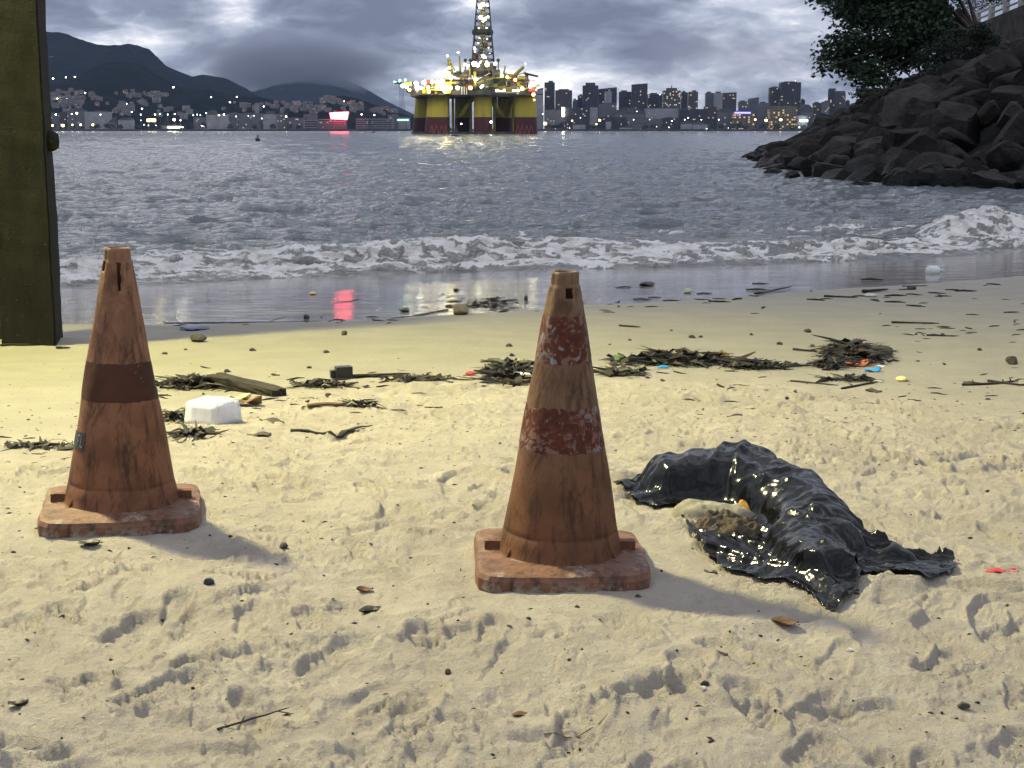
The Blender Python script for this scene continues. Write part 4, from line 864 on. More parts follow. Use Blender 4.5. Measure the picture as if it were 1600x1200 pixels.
# bare forked branch below the crown and small sapling on the rocks
p0 = at_y(1430, 128, 108); B1 = empty('bare_branch', p0, 0, 'thin forked bare branch showing below the big tree crown', 'branch')
def loc(px, py, Y, o): q = at_y(px, py, Y); return q-Vector(o)
MB().tube([(0, 0, -.6), loc(1420, 117, 108, p0), loc(1400, 95, 107, p0)], [.09, .07, .04], 5).tube([loc(1420, 117, 108, p0), loc(1398, 103, 108, p0)], [.05, .03], 5).tube([loc(1420, 117, 108, p0), loc(1430, 96, 109, p0)], [.05, .03], 5).build('twig', m_bark, B1)
p1 = at_y(1378, 152, 104); T2 = empty('sapling', p1, 0, 'spindly sapling with sparse leaves growing at the edge of the rocks', 'sapling')
tw = MB(); sb = []
for (px, py) in [(1376, 125), (1368, 130), (1390, 118), (1396, 122), (1385, 108), (1352, 138), (1340, 145), (1334, 148), (1362, 122), (1372, 140), (1393, 112), (1356, 146), (1364, 152)]:
    e = loc(px, py, 104+g.uniform(-1, 1), p1); tw.tube([(0, 0, 0), e*.5+Vector((.15, 0, .2)), e], [.05, .03, .015], 4); sb.append((e.x, e.y, e.z, .35, .35, .22))
tw.build('branches', m_bark, T2); leaves('leaves', sb, 300, .20, 8, T2, M_LEAF); MB().tube([(0, 0, -1), (0, 0, 0), tuple(loc(1377, 138, 104, p1))], [.10, .07, .04], 6).build('trunk', m_bark, T2)
sh = [([(1488, 22, 12, .9), (1510, 12, 14, .9), (1535, 3, 14, .9), (1560, -6, 14, .9), (1590, -14, 14, .9)], 138, 'dark hedge behind the white balustrade'), ([(1450, 92, 22, .8), (1470, 80, 24, .8), (1440, 108, 14, .7)], 106, 'dark shrub under the big tree, left of the balustrade'), ([(1500, 62, 26, .8), (1520, 75, 22, .7), (1490, 88, 24, .8), (1510, 98, 20, .7)], 106, 'dense dark shrub at the foot of the balustrade'),
      ([(1465, 112, 18, .6), (1480, 122, 16, .6), (1500, 118, 16, .6)], 100, 'low creeper spreading over the upper rocks'), ([(1545, 62, 16, .7), (1530, 48, 14, .8)], 104, 'small dark shrub against the concrete wall')]
for i, (bs, Y, lab) in enumerate(sh):
    q = at_y(bs[0][0], bs[0][1]+bs[0][2], Y); Rr = empty('shrub', q, 0, lab, 'shrub'); bb = []
    for (px, py, r, s) in bs: b = px_blob(px, py, r, Y, r*1.5, s); bb.append((b[0]-q.x, b[1]-q.y, b[2]-q.z, b[3], b[4], b[5]))
    leaves('foliage', bb, 2600, .17, 20+i, Rr, M_BUSH); st = MB()
    for b in bb: st.tube([(0, 0, -.6), b[:3]], [.06, .02], 4)
    st.build('stems', m_bark, Rr)
# ------------------------------------------------------------------ concrete pillar on the left
def pillmat(t):
    P = t.coord(); n = t.noise(t.scale(P, (1, 1, .35)), 5, 6, .65); n2 = t.noise(P, 40, 5, .7); n3 = t.noise(t.scale(P, (1, 1, .12)), 14, 4, .6)
    c = t.mix(t.smooth(n, .35, .68), (.010, .0098, .0055), (.019, .0185, .011)); c = t.mix(t.smooth(n3, .60, .72, 0, .6), c, (.006, .0055, .004)); c = t.mix(t.smooth(n2, .63, .68, 0, .7), c, (.09, .085, .07))
    return {'Base Color': c, 'Normal': t.bump(t.m('ADD', t.m('MULTIPLY', n, .6), t.m('MULTIPLY', n2, .3)), .8, .02)}
M_PIL = mat('mossy_concrete', pillmat, rough=.85, spec=.2)
pb_ = gp(88, 541); PZ = gz(pb_.x-.2, pb_.y)
PI_ = empty('concrete_pillar', (pb_.x, pb_.y, PZ), R(9), 'tall mossy olive concrete pillar rising from the sand at the left edge', 'pillar')
def rough_box(w, d, h, seed, x0):
    g = np.random.RandomState(seed); b = bmesh.new(); bmesh.ops.create_cube(b, size=1); bmesh.ops.bevel(b, geom=list(b.edges), offset=.03, segments=2, affect='EDGES')
    bmesh.ops.subdivide_edges(b, edges=[e for e in b.edges if abs(e.verts[0].co.z-e.verts[1].co.z) > .5], cuts=40)
    for v in b.verts:
        v.co = Vector((v.co.x*w+x0, v.co.y*d+d/2, (v.co.z+.5)*h-.3)); k = .016*(fbm(np.array([v.co.z*5.0+v.co.x]), np.array([v.co.x*9+v.co.y*3]), 3, seed)[0]-.5); v.co.x += k; v.co.y += k
    me = bpy.data.meshes.new('pillar_shaft'); b.to_mesh(me); b.free(); return me
link('shaft', rough_box(.44, .42, 5.2, 3, -.22), M_PIL, PI_)
for zz in (1.78,): MB().lathe([(0, .07), (.06, .06), (.085, .02), (.085, -.03), (.03, -.05)], 14).build('bolt_head', M_PIL, PI_, loc=(.015, .2, zz-.1), rot=(0, R(90), 0), smooth=True)
P2 = empty('shade_post', (pb_.x-.72, pb_.y+.35, PZ), R(4), 'added dark post standing in for the shaded left side of the concrete pillar', 'post')
link('shaft', rough_box(.50, .3, 5.0, 8, 0), noisy('shade_dark', (.015, .015, .017), (.035, .033, .032), 4, .8, stretch=(1, 1, .2)), P2)  # dark post added in place of the pillar's shaded left face; shade in its colour
# ------------------------------------------------------------------ traffic cones
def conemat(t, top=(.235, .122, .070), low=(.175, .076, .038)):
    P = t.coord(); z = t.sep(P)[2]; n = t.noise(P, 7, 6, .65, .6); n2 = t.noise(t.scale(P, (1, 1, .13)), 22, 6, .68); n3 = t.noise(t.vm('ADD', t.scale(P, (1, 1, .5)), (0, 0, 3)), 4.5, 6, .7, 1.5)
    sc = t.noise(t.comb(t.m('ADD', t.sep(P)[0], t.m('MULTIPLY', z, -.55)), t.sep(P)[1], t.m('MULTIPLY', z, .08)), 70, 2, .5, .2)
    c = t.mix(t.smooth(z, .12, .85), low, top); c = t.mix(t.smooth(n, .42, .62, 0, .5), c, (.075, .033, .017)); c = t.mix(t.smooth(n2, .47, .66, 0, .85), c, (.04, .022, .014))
    c = t.mix(t.smooth(n3, .56, .72, 0, .7), c, (.05, .022, .013)); c = t.mix(t.smooth(sc, .62, .68, 0, .45), c, (.05, .024, .015)); c = t.mix(t.smooth(t.noise(P, 90, 4, .7), .64, .74, 0, .6), c, (.25, .18, .13))
    up = t.smooth(t.sep(t.geo('Normal'))[2], .75, .95); c = t.mix(t.m('MULTIPLY', up, t.m('MULTIPLY', t.smooth(z, .16, .08), t.smooth(t.noise(P, 11, 6, .75), .52, .70, 0, .6))), c, (.33, .29, .235))
    c = t.mix(t.m('MULTIPLY', t.smooth(z, .05, .0), t.smooth(t.noise(P, 16, 5, .7), .42, .56, 0, .8)), c, (.30, .265, .21))
    h = t.m('ADD', t.m('MULTIPLY', n, .5), t.m('ADD', t.m('MULTIPLY', n2, .25), t.m('MULTIPLY', sc, .25)))
    return {'Base Color': c, 'Normal': t.bump(h, .5, .01), 'Roughness': t.m('ADD', .50, t.m('MULTIPLY', n, .25))}
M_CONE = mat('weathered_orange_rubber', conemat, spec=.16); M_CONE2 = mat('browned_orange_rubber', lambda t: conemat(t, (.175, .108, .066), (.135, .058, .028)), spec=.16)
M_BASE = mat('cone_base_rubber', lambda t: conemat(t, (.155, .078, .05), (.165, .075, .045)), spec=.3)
M_HOLE = mat('dark_inside', color=(.015, .012, .01), rough=.9)
def bandmat(peel):
    def fn(t):
        P = t.coord(); n = t.noise(t.scale(P, (1, 1, .7)), 17, 7, .62, 1.6); n2 = t.noise(P, 30, 5, .65, 1.0); n3 = t.noise(P, 5, 4, .6)
        c = t.mix(t.smooth(n2, .35, .65), (.060, .018, .010), (.105, .032, .018))
        if peel:
            c = t.mix(t.smooth(t.m('ADD', n, t.m('MULTIPLY', n3, .35)), .70, .73), c, (.16, .085, .065)); c = t.mix(t.smooth(n2, .565, .59), c, t.mix(t.smooth(n3, .40, .60), (.12, .065, .05), (.17, .185, .185)))
        else: c = t.mix(t.smooth(n2, .66, .68, 0, .7), t.mix(t.smooth(n3, .35, .65), (.068, .028, .016), (.044, .019, .012)), (.19, .14, .10))
        return {'Base Color': c, 'Normal': t.bump(n2, .5, .006), 'Roughness': .6, 'Specular IOR Level': .15}
    return fn
def cone(name, loc, rz, tilt, label, mbody, bands, slots, peel, lower=.14):
    root = empty(name, loc, 0, label, 'traffic cone', rot=(0, tilt, rz))
    # base slab with rounded corners, a worn edge and two side lugs
    hw = .287; n = 48; b = MB(); vs = []; fs = []; lv = [(0, .975), (.012, 1.0), (.050, 1.0), (.066, .975), (.070, .93)]
    gg = np.random.RandomState(int(abs(rz)*1000)+3)
    for (z, s) in lv:
        for k in range(n):
            a = 2*math.pi*(k+.5)/n; c, d = math.cos(a), math.sin(a); e = 9.0; r = (abs(c)**e+abs(d)**e)**(-1/e)*hw*s
            w = 1+.012*math.sin(3*a+1.3)+.006*math.sin(11*a); vs.append((r*c*w, r*d*w, z-.012+.004*math.sin(2*a+z*30)))
    for i in range(len(lv)-1):
        for k in range(n): fs.append((i*n+k, i*n+(k+1) % n, (i+1)*n+(k+1) % n, (i+1)*n+k))
    m0 = len(vs)
    for k in range(n): a = 2*math.pi*(k+.5)/n; vs.append((.225*math.cos(a), .225*math.sin(a), .068))
    for k in range(n): fs.append((4*n+k, 4*n+(k+1) % n, m0+(k+1) % n, m0+k))
    for k in range(n): a = 2*math.pi*(k+.5)/n; vs.append((.15*math.cos(a), .15*math.sin(a), .066))
    for k in range(n): fs.append((m0+k, m0+(k+1) % n, m0+n+(k+1) % n, m0+n+k))
    fs.append(tuple(range(n))[::-1])
    b.add(vs, fs).build('base', M_BASE, root, smooth=False)
    for sgn in (-1, 1): MB().box((sgn*.226, .0, .080), (.055, .035, .030)).build('lug', M_CONE, root)
    # body as a fine lathe, openings left out
    n = 144; zz = [.056, .062, .075, .10, lower-.004, lower, lower+.004]; zz += list(np.linspace(lower+.02, .945, 84)); zz += [.952, .956, .962, .975, .99, 1.0]
    def rad(z):
        r = .2155-(.2155-.0505)*z/.955
        if z < .075: r += .008*(1-(z-.056)/.019)
        if lower-.005 < z < lower+.003: r -= .0025
        if z < lower: r += .003
        if z > .955: r = .0470-(z-.955)*.06
        return r
    V = []; F = []; ins = []
    for z in zz:
        for k in range(n):
            a = 2*math.pi*k/n; dent = .0022*math.sin(3*a+z*7)+.0016*math.sin(7*a-z*15); V.append(((rad(z)+dent*min(1, 3*(z-.05)))*math.cos(a), (rad(z)+dent*min(1, 3*(z-.05)))*math.sin(a), z))
    for i in range(len(zz)-1):
        for k in range(n):
            am = (2*math.pi*(k+.5)/n) % (2*math.pi); zm = (zz[i]+zz[i+1])/2
            cut = any(abs(((am-math.radians(sa)+math.pi) % (2*math.pi))-math.pi) < math.radians(hwid*(1-.6*max(0, (z1-zm)/(z1-z0))*tp)) and z0 < zm < z1 for (sa, hwid, z0, z1, tp) in slots)
            if not cut: F.append((i*n+k, i*n+(k+1) % n, (i+1)*n+(k+1) % n, (i+1)*n+k))
    top = len(V); 
    for (r, z) in ((.036, 1.0), (.034, .96)):
        for k in range(n): a = 2*math.pi*k/n; V.append((r*math.cos(a), r*math.sin(a), z))
    L0 = (len(zz)-1)*n
    for k in range(n):
        F.append((L0+k, L0+(k+1) % n, top+(k+1) % n, top+k)); F.append((top+k, top+(k+1) % n, top+n+(k+1) % n, top+n+k))
    me = mesh('cone_body', V, F, True); bo = link('cone_body', me, mbody, root)
    mod = bo.modifiers.new('wall', 'SOLIDIFY'); mod.thickness = .0045; mod.offset = -1
    # moulded seams on the skirt
    for a in (-90, -148, -35): 
        ca, sa = math.cos(R(a)), math.sin(R(a)); MB().tube([((rad(.06)+.003)*ca, (rad(.06)+.003)*sa, .062), ((rad(lower)-.001)*ca, (rad(lower)-.001)*sa, .062+(lower-.075)*(.4 if a == -90 else .8))], .0045, 6).build('skirt_rib', M_CONE, root)
    for (z0, z1) in bands:
        V = []; F = []; zs = np.linspace(z0, z1, 8)
        for i, z in enumerate(zs):
            for k in range(n):
                a = 2*math.pi*k/n; jag = (.0045*(fbm(np.array([k*.35]), np.array([z*3]), 3, 5)[0]-.5)*2 if i in (0, 7) else 0)*(1.5 if peel else .8); zq = z+jag
                dent = .0022*math.sin(3*a+zq*7)+.0016*math.sin(7*a-zq*15); r = rad(zq)+dent+.0014-(.0012 if i in (0, 7) else 0); V.append((r*math.cos(a), r*math.sin(a), zq))
        for i in range(7):
            for k in range(n): F.append((i*n+k, i*n+(k+1) % n, (i+1)*n+(k+1) % n, (i+1)*n+k))
        link('reflective_band', mesh('reflective_band', V, F, True), M_BANDP if peel else M_BAND, root)
    return root, rad
M_BAND = mat('old_band', bandmat(False)); M_BANDP = mat('peeling_band', bandmat(True))
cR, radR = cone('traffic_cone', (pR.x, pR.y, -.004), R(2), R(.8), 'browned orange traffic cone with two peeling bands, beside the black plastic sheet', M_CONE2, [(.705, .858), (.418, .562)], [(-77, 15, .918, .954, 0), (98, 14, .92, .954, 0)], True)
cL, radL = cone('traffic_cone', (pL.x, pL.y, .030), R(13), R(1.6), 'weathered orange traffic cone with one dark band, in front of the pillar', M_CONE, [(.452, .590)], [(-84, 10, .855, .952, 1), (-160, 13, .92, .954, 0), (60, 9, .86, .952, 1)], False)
# black sticker on the left cone
V = []; F = []
for i, z in enumerate(np.linspace(.275, .338, 6)):
    for k in range(13): a = R(-168+k*2.5); r = radL(z)+.0035; V.append((r*math.cos(a), r*math.sin(a), z))
for i in range(5):
    for k in range(12): F.append((i*13+k, i*13+k+1, (i+1)*13+k+1, (i+1)*13+k))
stk = link('sticker', mesh('sticker', V, F, True), noisy('black_vinyl', (.012, .012, .012), (.03, .03, .028), 60, .4), cL)
m_ink = mat('faded_print', color=(.16, .16, .15), rough=.5)
def strip(a0, a1, z0, z1):      # worn letters: pale strokes
    b = MB(); V = []
    for (a, z) in ((a0, z0), (a1, z0), (a1, z1), (a0, z1)): r = radL(z)+.0048; V.append((r*math.cos(R(a)), r*math.sin(R(a)), z))
    return V
lt = MB()
for (a0, a1, z0, z1) in ((-165.5, -164.3, .285, .330), (-162, -160.8, .285, .31), (-158, -156.8, .285, .330), (-154, -152.8, .286, .330), (-152.8, -149, .322, .330), (-152.8, -150, .304, .310), (-146, -144.8, .285, .330), (-144.8, -141.5, .285, .291)): lt.add(strip(a0, a1, z0, z1), [(0, 1, 2, 3)])
lt.build('worn_print', m_ink, stk)
# ------------------------------------------------------------------ lamp post beside the beach (its light is the yellow pool)
LP = Vector((-6.3, 10.0, 0)); LH = 8.0
m_galv = noisy('galvanised', (.22, .22, .22), (.34, .34, .33), 6, .5)
lz = bz(LP.x-1.6, LP.y); lpost = empty('lamp_post', (LP.x-1.6, LP.y, lz), 0, 'tall grey lamp post with a lamp head and an added fill head lighting the beach', 'lamp post')
MB().tube([(0, 0, -.5), (0, 0, LH+.2-lz), (.5, 0, LH+.6-lz), (1.4, 0, LH+.65-lz)], [.10, .07, .05, .04], 12).build('pole', m_galv, lpost, smooth=True)
MB().box((1.6, 0, LH+.62-lz), (.7, .30, .12), taper=.8).build('lamp_housing', m_galv, lpost); MB().box((1.6, 0, LH+.545-lz), (.5, .22, .02)).build('lamp_glass', glow('lamp_glass', (1, .86, .42), 20), lpost)
ld = bpy.data.lights.new('lamp_light', 'SPOT'); lo = bpy.data.objects.new('lamp_light', ld); COL.objects.link(lo); lo.parent = lpost; lo.location = (1.6, 0, LH+.52-lz)
lo.rotation_euler = Vector((4.2, -.8, -8.2)).to_track_quat('-Z', 'Y').to_euler()
ld.energy = 12500; ld.color = (1, .95, .30); ld.shadow_soft_size = .32; ld.spot_size = R(92); ld.spot_blend = 1.0
# added second head on the same post, paler fill to brighten the near sand
MB().box((1.75, -.42, LH+.60-lz), (.6, .30, .12), taper=.8).build('lamp_housing', m_galv, lpost)
fill_light = bpy.data.lights.new('lamp_light', 'SPOT'); o2 = bpy.data.objects.new('lamp_light', fill_light); COL.objects.link(o2); o2.parent = lpost; o2.location = (1.75, -.42, LH+.50-lz)
o2.rotation_euler = Vector((8.5, -7.0, -8.2)).to_track_quat('-Z', 'Y').to_euler()
fill_light.energy = 7600; fill_light.color = (1, .90, .67); fill_light.shadow_soft_size = .32; fill_light.spot_size = R(95); fill_light.spot_blend = 1.0
# ------------------------------------------------------------------ black plastic sheet: relaxed onto the bundle below it
def seg_d(x, y, a, b):
    ax, ay = a; bx_, by_ = b; t = np.clip(((x-ax)*(bx_-ax)+(y-ay)*(by_-ay))/((bx_-ax)**2+(by_-ay)**2), 0, 1); return np.hypot(x-ax-t*(bx_-ax), y-ay-t*(by_-ay)), t
CAPS = [((.68, 5.67), (.96, 5.70), .16, .19, .145, .17), ((.96, 5.70), (1.11, 5.25), .18, .155, .17, .135), ((1.11, 5.25), (1.11, 4.88), .155, .14, .135, .115), ((1.03, 4.90), (1.02, 4.52), .13, .10, .115, .08), ((1.14, 4.92), (1.34, 4.76), .07, .04, .07, .03)]
def bundle_h(x, y):
    h = np.zeros_like(x)
    for (a, b, ra, rb, ha, hb) in CAPS:
        d, t = seg_d(x, y, a, b); r = ra+(rb-ra)*t; q = np.clip(1-(d/r)**2.2, 0, 1); h = np.maximum(h, (ha+(hb-ha)*t)*np.sqrt(q))
    return h
res = .0105; gx0, gx1, gy0, gy1 = .26, 1.70, 4.05, 6.10
nx = int((gx1-gx0)/res); ny = int((gy1-gy0)/res)
gy, gx = np.meshgrid(gy0+np.arange(ny)*res, gx0+np.arange(nx)*res, indexing='ij')
_pp = [(955, 766), (978, 792), (1045, 806), (1100, 803), (1138, 803), (1142, 835), (1128, 850), (1105, 845), (1062, 822), (1095, 862), (1118, 890), (1157, 905), (1200, 920), (1250, 934), (1280, 955), (1302, 962), (1338, 946), (1347, 917), (1362, 902), (1436, 917), (1464, 918), (1492, 893), (1488, 872), (1440, 866), (1396, 855)]
POLY = [(lambda q: (q.x, q.y))(gp(*q)) for q in _pp]+[(1.27, 5.05), (1.27, 5.30), (1.22, 5.60), (1.12, 5.86), (.90, 5.95), (.62, 5.92), (.44, 5.84), (.37, 5.70)]
def inpoly(x, y, P):
    c = np.zeros(x.shape, bool); n = len(P)
    for i in range(n):
        x1, y1 = P[i]; x2, y2 = P[(i+1) % n]
        with np.errstate(divide='ignore', invalid='ignore'): c ^= ((y1 > y) != (y2 > y)) & (x < (x2-x1)*(y-y1)/(y2-y1+1e-12)+x1)
    return c
wob = .012*(fbm(gx*7, gy*7, 3, 77)-.5)*2; keepv = inpoly(gx+wob, gy+wob*.7, POLY)
_gsx = np.linspace(.1, 2.1, 100); _gsy = np.linspace(3.8, 6.6, 140); _GY, _GX = np.meshgrid(_gsy, _gsx, indexing='ij'); _GZ = sand_h(_GX, _GY)
def floor_h(x, y):
    fx = np.clip((x-.1)/2.0*99, 0, 98.99); fy = np.clip((y-3.8)/2.8*139, 0, 138.99); i = fx.astype(int); j = fy.astype(int); a = fx-i; b = fy-j
    g0 = (_GZ[j, i]*(1-a)+_GZ[j, i+1]*a)*(1-b)+(_GZ[j+1, i]*(1-a)+_GZ[j+1, i+1]*a)*b
    return g0+bundle_h(x, y)
rs = np.random.RandomState(4)
P = np.stack([gx, gy, floor_h(gx, gy)+.02+.02*ridge(gx*4+1.5*gy, gy*6-gx*3, 2, 55)], -1)
# spare cloth: rest lengths longer than the ground it covers -> it must fold. More spare across the folds' direction
ex = .06+.10*fbm(gx*2.3, gy*2.3, 2, 66); ey = .05+.09*fbm(gx*2.1, gy*2.1, 2, 67)
lx = res*(1+ex); ly = res*(1+ey)
w = keepv.astype(float)
def con(A, B, L, k):
    d = P[B]-P[A]; ln = np.linalg.norm(d, axis=-1)+1e-9; wa, wb = w[A], w[B]; s = (k*(ln-L)/ln*.5*np.minimum(wa, wb))[..., None]*d; return s
def apply(axis, off, par, L, k):
    a = [slice(None), slice(None)]; b = [slice(None), slice(None)]
    N = P.shape[axis]
    a[axis] = slice(par, N-off, 2*off) if off == 1 else slice(par, N-off, 2*off); n_ = len(range(*a[axis].indices(N))); b[axis] = slice(par+off, par+off+2*off*(n_-1)+1, 2*off)
    a, b = tuple(a), tuple(b); s = con(a, b, L[a]*1.0, k); P[a] += s; P[b] -= s
def diag(sx, par):
    A = (slice(par, -1, 2), slice(0, -1) if sx > 0 else slice(1, None)); n_ = len(range(*A[0].indices(P.shape[0]))); B = (slice(par+1, par+1+2*(n_-1)+1, 2), slice(1, None) if sx > 0 else slice(0, -1))
    L = np.sqrt(lx[A]**2+ly[A]**2); s = con(A, B, L, .25); P[A] += s; P[B] -= s
vel = np.zeros_like(P)
for it in range(170):
    old = P.copy(); P[..., 2] += vel[..., 2]*.90-.0016; P[..., :2] += vel[..., :2]*.6
    for k_ in range(5):
        for par in (0, 1): apply(1, 1, par, lx, .95); apply(0, 1, par, ly, .95)
        for par in (0, 1): diag(1, par); diag(-1, par)
        for par in (0, 1, 2, 3)[:2]: apply(1, 2, par, lx*2, .16); apply(0, 2, par, ly*2, .16)
        F_ = floor_h(P[..., 0], P[..., 1])+.014; hit = P[..., 2] < F_; P[..., 2] = np.where(hit, F_, P[..., 2])
    vel = P-old; vel[hit] *= .2
    P[..., :2] += ((np.stack([gx, gy], -1)-P[..., :2])*.02)
# hard drawn folds: creases run along the pull of the film in each part of it
def folds(x, y):
    out = np.zeros_like(x)
    for (cx, cy, r, a, wl, am, sd) in ((.88, 4.62, .32, R(-48), .055, .020, 1), (1.32, 4.80, .30, R(-32), .048, .024, 2), (1.04, 5.15, .30, R(-65), .12, .026, 3), (.88, 5.66, .26, R(70), .13, .012, 4), (.55, 5.60, .26, R(8), .065, .020, 5), (.80, 4.95, .22, R(-52), .042, .014, 6), (1.12, 5.5, .22, R(-55), .10, .026, 7), (1.03, 4.4, .25, R(-80), .05, .018, 8)):
        ca, sa = math.cos(a), math.sin(a); u = (x-cx)*ca+(y-cy)*sa; v = -(x-cx)*sa+(y-cy)*ca
        v = v+.03*(fbm(u*2.0, v*3, 2, sd)-.5)+v*u*.9; k = fbm(u*1.6+7, v*7, 2, sd+30)
        n = ridge(v/wl*.75, u*.45, 1, sd+20); n2 = ridge(v/wl*2.0, u*1.2, 1, sd+25)
        out = out+am*(n**4*(.5+1.3*sm(k, .3, .62))+.14*n2**4)*np.exp(-((x-cx)**2+(y-cy)**2)/r**2*1.5)
    return out*1.85
P[..., 2] += folds(P[..., 0], P[..., 1])
kq = keepv[:-1, :-1] & keepv[1:, :-1] & keepv[:-1, 1:] & keepv[1:, 1:]
def plasmat(t):
    Pp = t.geo(); n = t.noise(Pp, 26, 4, .55, .8); n2 = t.noise(Pp, 90, 3, .6); d = t.noise(Pp, 14, 5, .7); dr = t.node('ShaderNodeTexVoronoi'); t.put(dr.inputs['Vector'], Pp); dr.inputs['Scale'].default_value = 170
    def vor(sc, k, w):
        q = t.node('ShaderNodeTexVoronoi', feature='F1'); t.put(q.inputs['Vector'], t.vm('ADD', t.scale(Pp, k), t.scale(t.noise(Pp, 6, 2, .5, color=True), (w, w, w)))); q.inputs['Scale'].default_value = sc; return q.outputs['Distance']
    crum = t.m('ADD', t.m('MULTIPLY', vor(9, (1, 1.6, 1), .10), .9), t.m('ADD', t.m('MULTIPLY', vor(20, (1.5, 1, 1), .10), .16), 0.0))
    dots = t.m('MULTIPLY', t.smooth(dr.outputs['Distance'], .30, .12), t.smooth(t.noise(Pp, 6, 3), .5, .62))
    dust = t.smooth(t.m('ADD', t.m('MULTIPLY', d, .7), t.m('MULTIPLY', n2, .3)), .60, .74, 0, .25)
    return {'Base Color': t.mix(dust, (.004, .0042, .0045), (.08, .07, .055)), 'Roughness': t.m('ADD', .15, t.m('MULTIPLY', dust, .8)), 'Normal': t.bump(t.m('ADD', crum, t.m('MULTIPLY', dots, .03)), .42, .014)}
M_PLAS = mat('black_plastic_film', plasmat, spec=.22)
me = grid_mesh('black_plastic_sheet', P[..., 0], P[..., 1], P[..., 2]+.002, keep=kq)
bm = bmesh.new(); bm.from_mesh(me); bmesh.ops.delete(bm, geom=[v for v in bm.verts if not v.link_faces], context='VERTS'); bm.to_mesh(me); bm.free(); me.shade_smooth()
ps = link('plastic_sheet', me, M_PLAS); tag(ps, 'crumpled glossy black plastic sheet draped in a long curved mound on the sand', 'plastic sheet')
md = ps.modifiers.new('smooth', 'SUBSURF'); md.levels = md.render_levels = 1
md = ps.modifiers.new('film', 'SOLIDIFY'); md.thickness = .0012; md.offset = 1
# things showing at the open side of the sheet
def lump_mesh(name, cx, cy, rx_, ry_, h, a, seed, fold=.0, n=40, edge=.0):
    V = []; F = []
    for j in range(n+1):
        for i in range(n+1):
            u, v = 2*i/n-1, 2*j/n-1; k = max(abs(u), abs(v))/max(math.hypot(u, v), 1e-6)**1.0 if (u or v) else 1; U, W_ = u*k**.6, v*k**.6
            r = min(1, math.hypot(U, W_)); X = U*rx_*(1+edge*math.sin(5*math.atan2(W_, U))); Y = W_*ry_; x = cx+X*math.cos(a)-Y*math.sin(a); y = cy+X*math.sin(a)+Y*math.cos(a)
            z = h*math.sqrt(max(0, 1-r**3)); V.append((x, y, z))
    V = np.array(V); z = V[:, 2]+fold*(ridge(V[:, 0]*14+V[:, 1]*6, V[:, 1]*22, 3, seed)-.4)*np.clip(V[:, 2]/h*2, .15, 1)+floor_h(V[:, 0], V[:, 1])*0+_gsand(V[:, 0], V[:, 1]); V[:, 2] = z
    for j in range(n):
        for i in range(n): F.append((j*(n+1)+i, j*(n+1)+i+1, (j+1)*(n+1)+i+1, (j+1)*(n+1)+i))
    return mesh(name, V, F, True)
def _gsand(x, y): return floor_h(x, y)-bundle_h(x, y)
o = link('cloth_pad', lump_mesh('cloth_pad', .77, 5.28, .17, .08, .06, .05, 5, .003), noisy('beige_canvas', (.20, .18, .125), (.26, .235, .17), 20, .9, .4, .01)); tag(o, 'flat beige pad showing under the fold of the black plastic', 'pad')
o = link('crumpled_cloth', lump_mesh('crumpled_cloth', .80, 5.10, .14, .10, .05, -.5, 6, .075, 60), noisy('brown_cloth', (.06, .045, .032), (.11, .085, .06), 30, .95, .6, .01)); tag(o, 'crumpled sandy brown cloth lying in front of the beige pad', 'cloth')
o = link('orange_scrap', lump_mesh('orange_scrap', .875, 5.30, .02, .05, .075, .4, 7, .03, 20), noisy('orange_plastic', (.42, .20, .02), (.32, .14, .02), 30, .6)); tag(o, 'small orange-yellow scrap poking out of the black plastic', 'scrap')
# ------------------------------------------------------------------ litter and driftwood
M_TWIG = noisy('dark_driftwood', (.012, .009, .007), (.035, .026, .018), 12, .8, .5, .01, stretch=(1, 1, 1)); M_BR = noisy('brown_wood', (.10, .055, .03), (.16, .10, .06), 10, .8)
def weedmat(t):
    r = t.geo('Random Per Island'); n = t.node('ShaderNodeValToRGB'); t.put(n.inputs[0], r); e = n.color_ramp.elements; n.color_ramp.interpolation = 'CONSTANT'
    st = [(0, (.007, .006, .005)), (.42, (.015, .012, .008)), (.68, (.035, .024, .014)), (.86, (.020, .022, .010)), (.93, (.07, .045, .025)), (.98, (.20, .17, .12))]
    while len(e) < len(st): e.new(.5)
    for i, (q, c) in enumerate(st): e[i].position = q; e[i].color = (*c, 1)
    return {'Base Color': n.outputs[0]}
M_WEED = mat('mixed_weed', weedmat, rough=.55, spec=.3); M_LEAF2 = noisy('dry_leaf', (.10, .055, .03), (.16, .09, .05), 15, .8); M_LEAFD = noisy('wet_dark_leaf', (.02, .014, .012), (.05, .035, .025), 15, .5)
M_STONE = noisy('dark_stone', (.035, .03, .027), (.08, .07, .06), 8, .8); M_FOAM = noisy('white_foam', (.72, .72, .70), (.62, .61, .59), 14, .8, .3, .004)
def cm(n, c, r=.4): return mat(n, color=c, rough=r)
M_RED = cm('red_plastic', (.45, .02, .02)); M_BLUE = cm('blue_plastic', (.03, .25, .55)); M_TEAL = cm('teal_plastic', (.03, .28, .30)); M_WHP = cm('white_plastic', (.65, .65, .62)); M_ORP = cm('orange_plastic_litter', (.50, .13, .04)); M_YEL = cm('yellow_shell', (.62, .48, .18)); M_GRN = cm('green_husk', (.07, .11, .02), .6); M_BLK = cm('black_plastic', (.015, .015, .017))
M_NAVY = cm('navy_plastic', (.02, .03, .08)); M_GLS = mat('clear_plastic', color=(.55, .58, .55), rough=.08, spec=.6)
gd = random.Random(21)
def on(px, py): p = gp(px, py); p.z = gz(p.x, p.y); return p
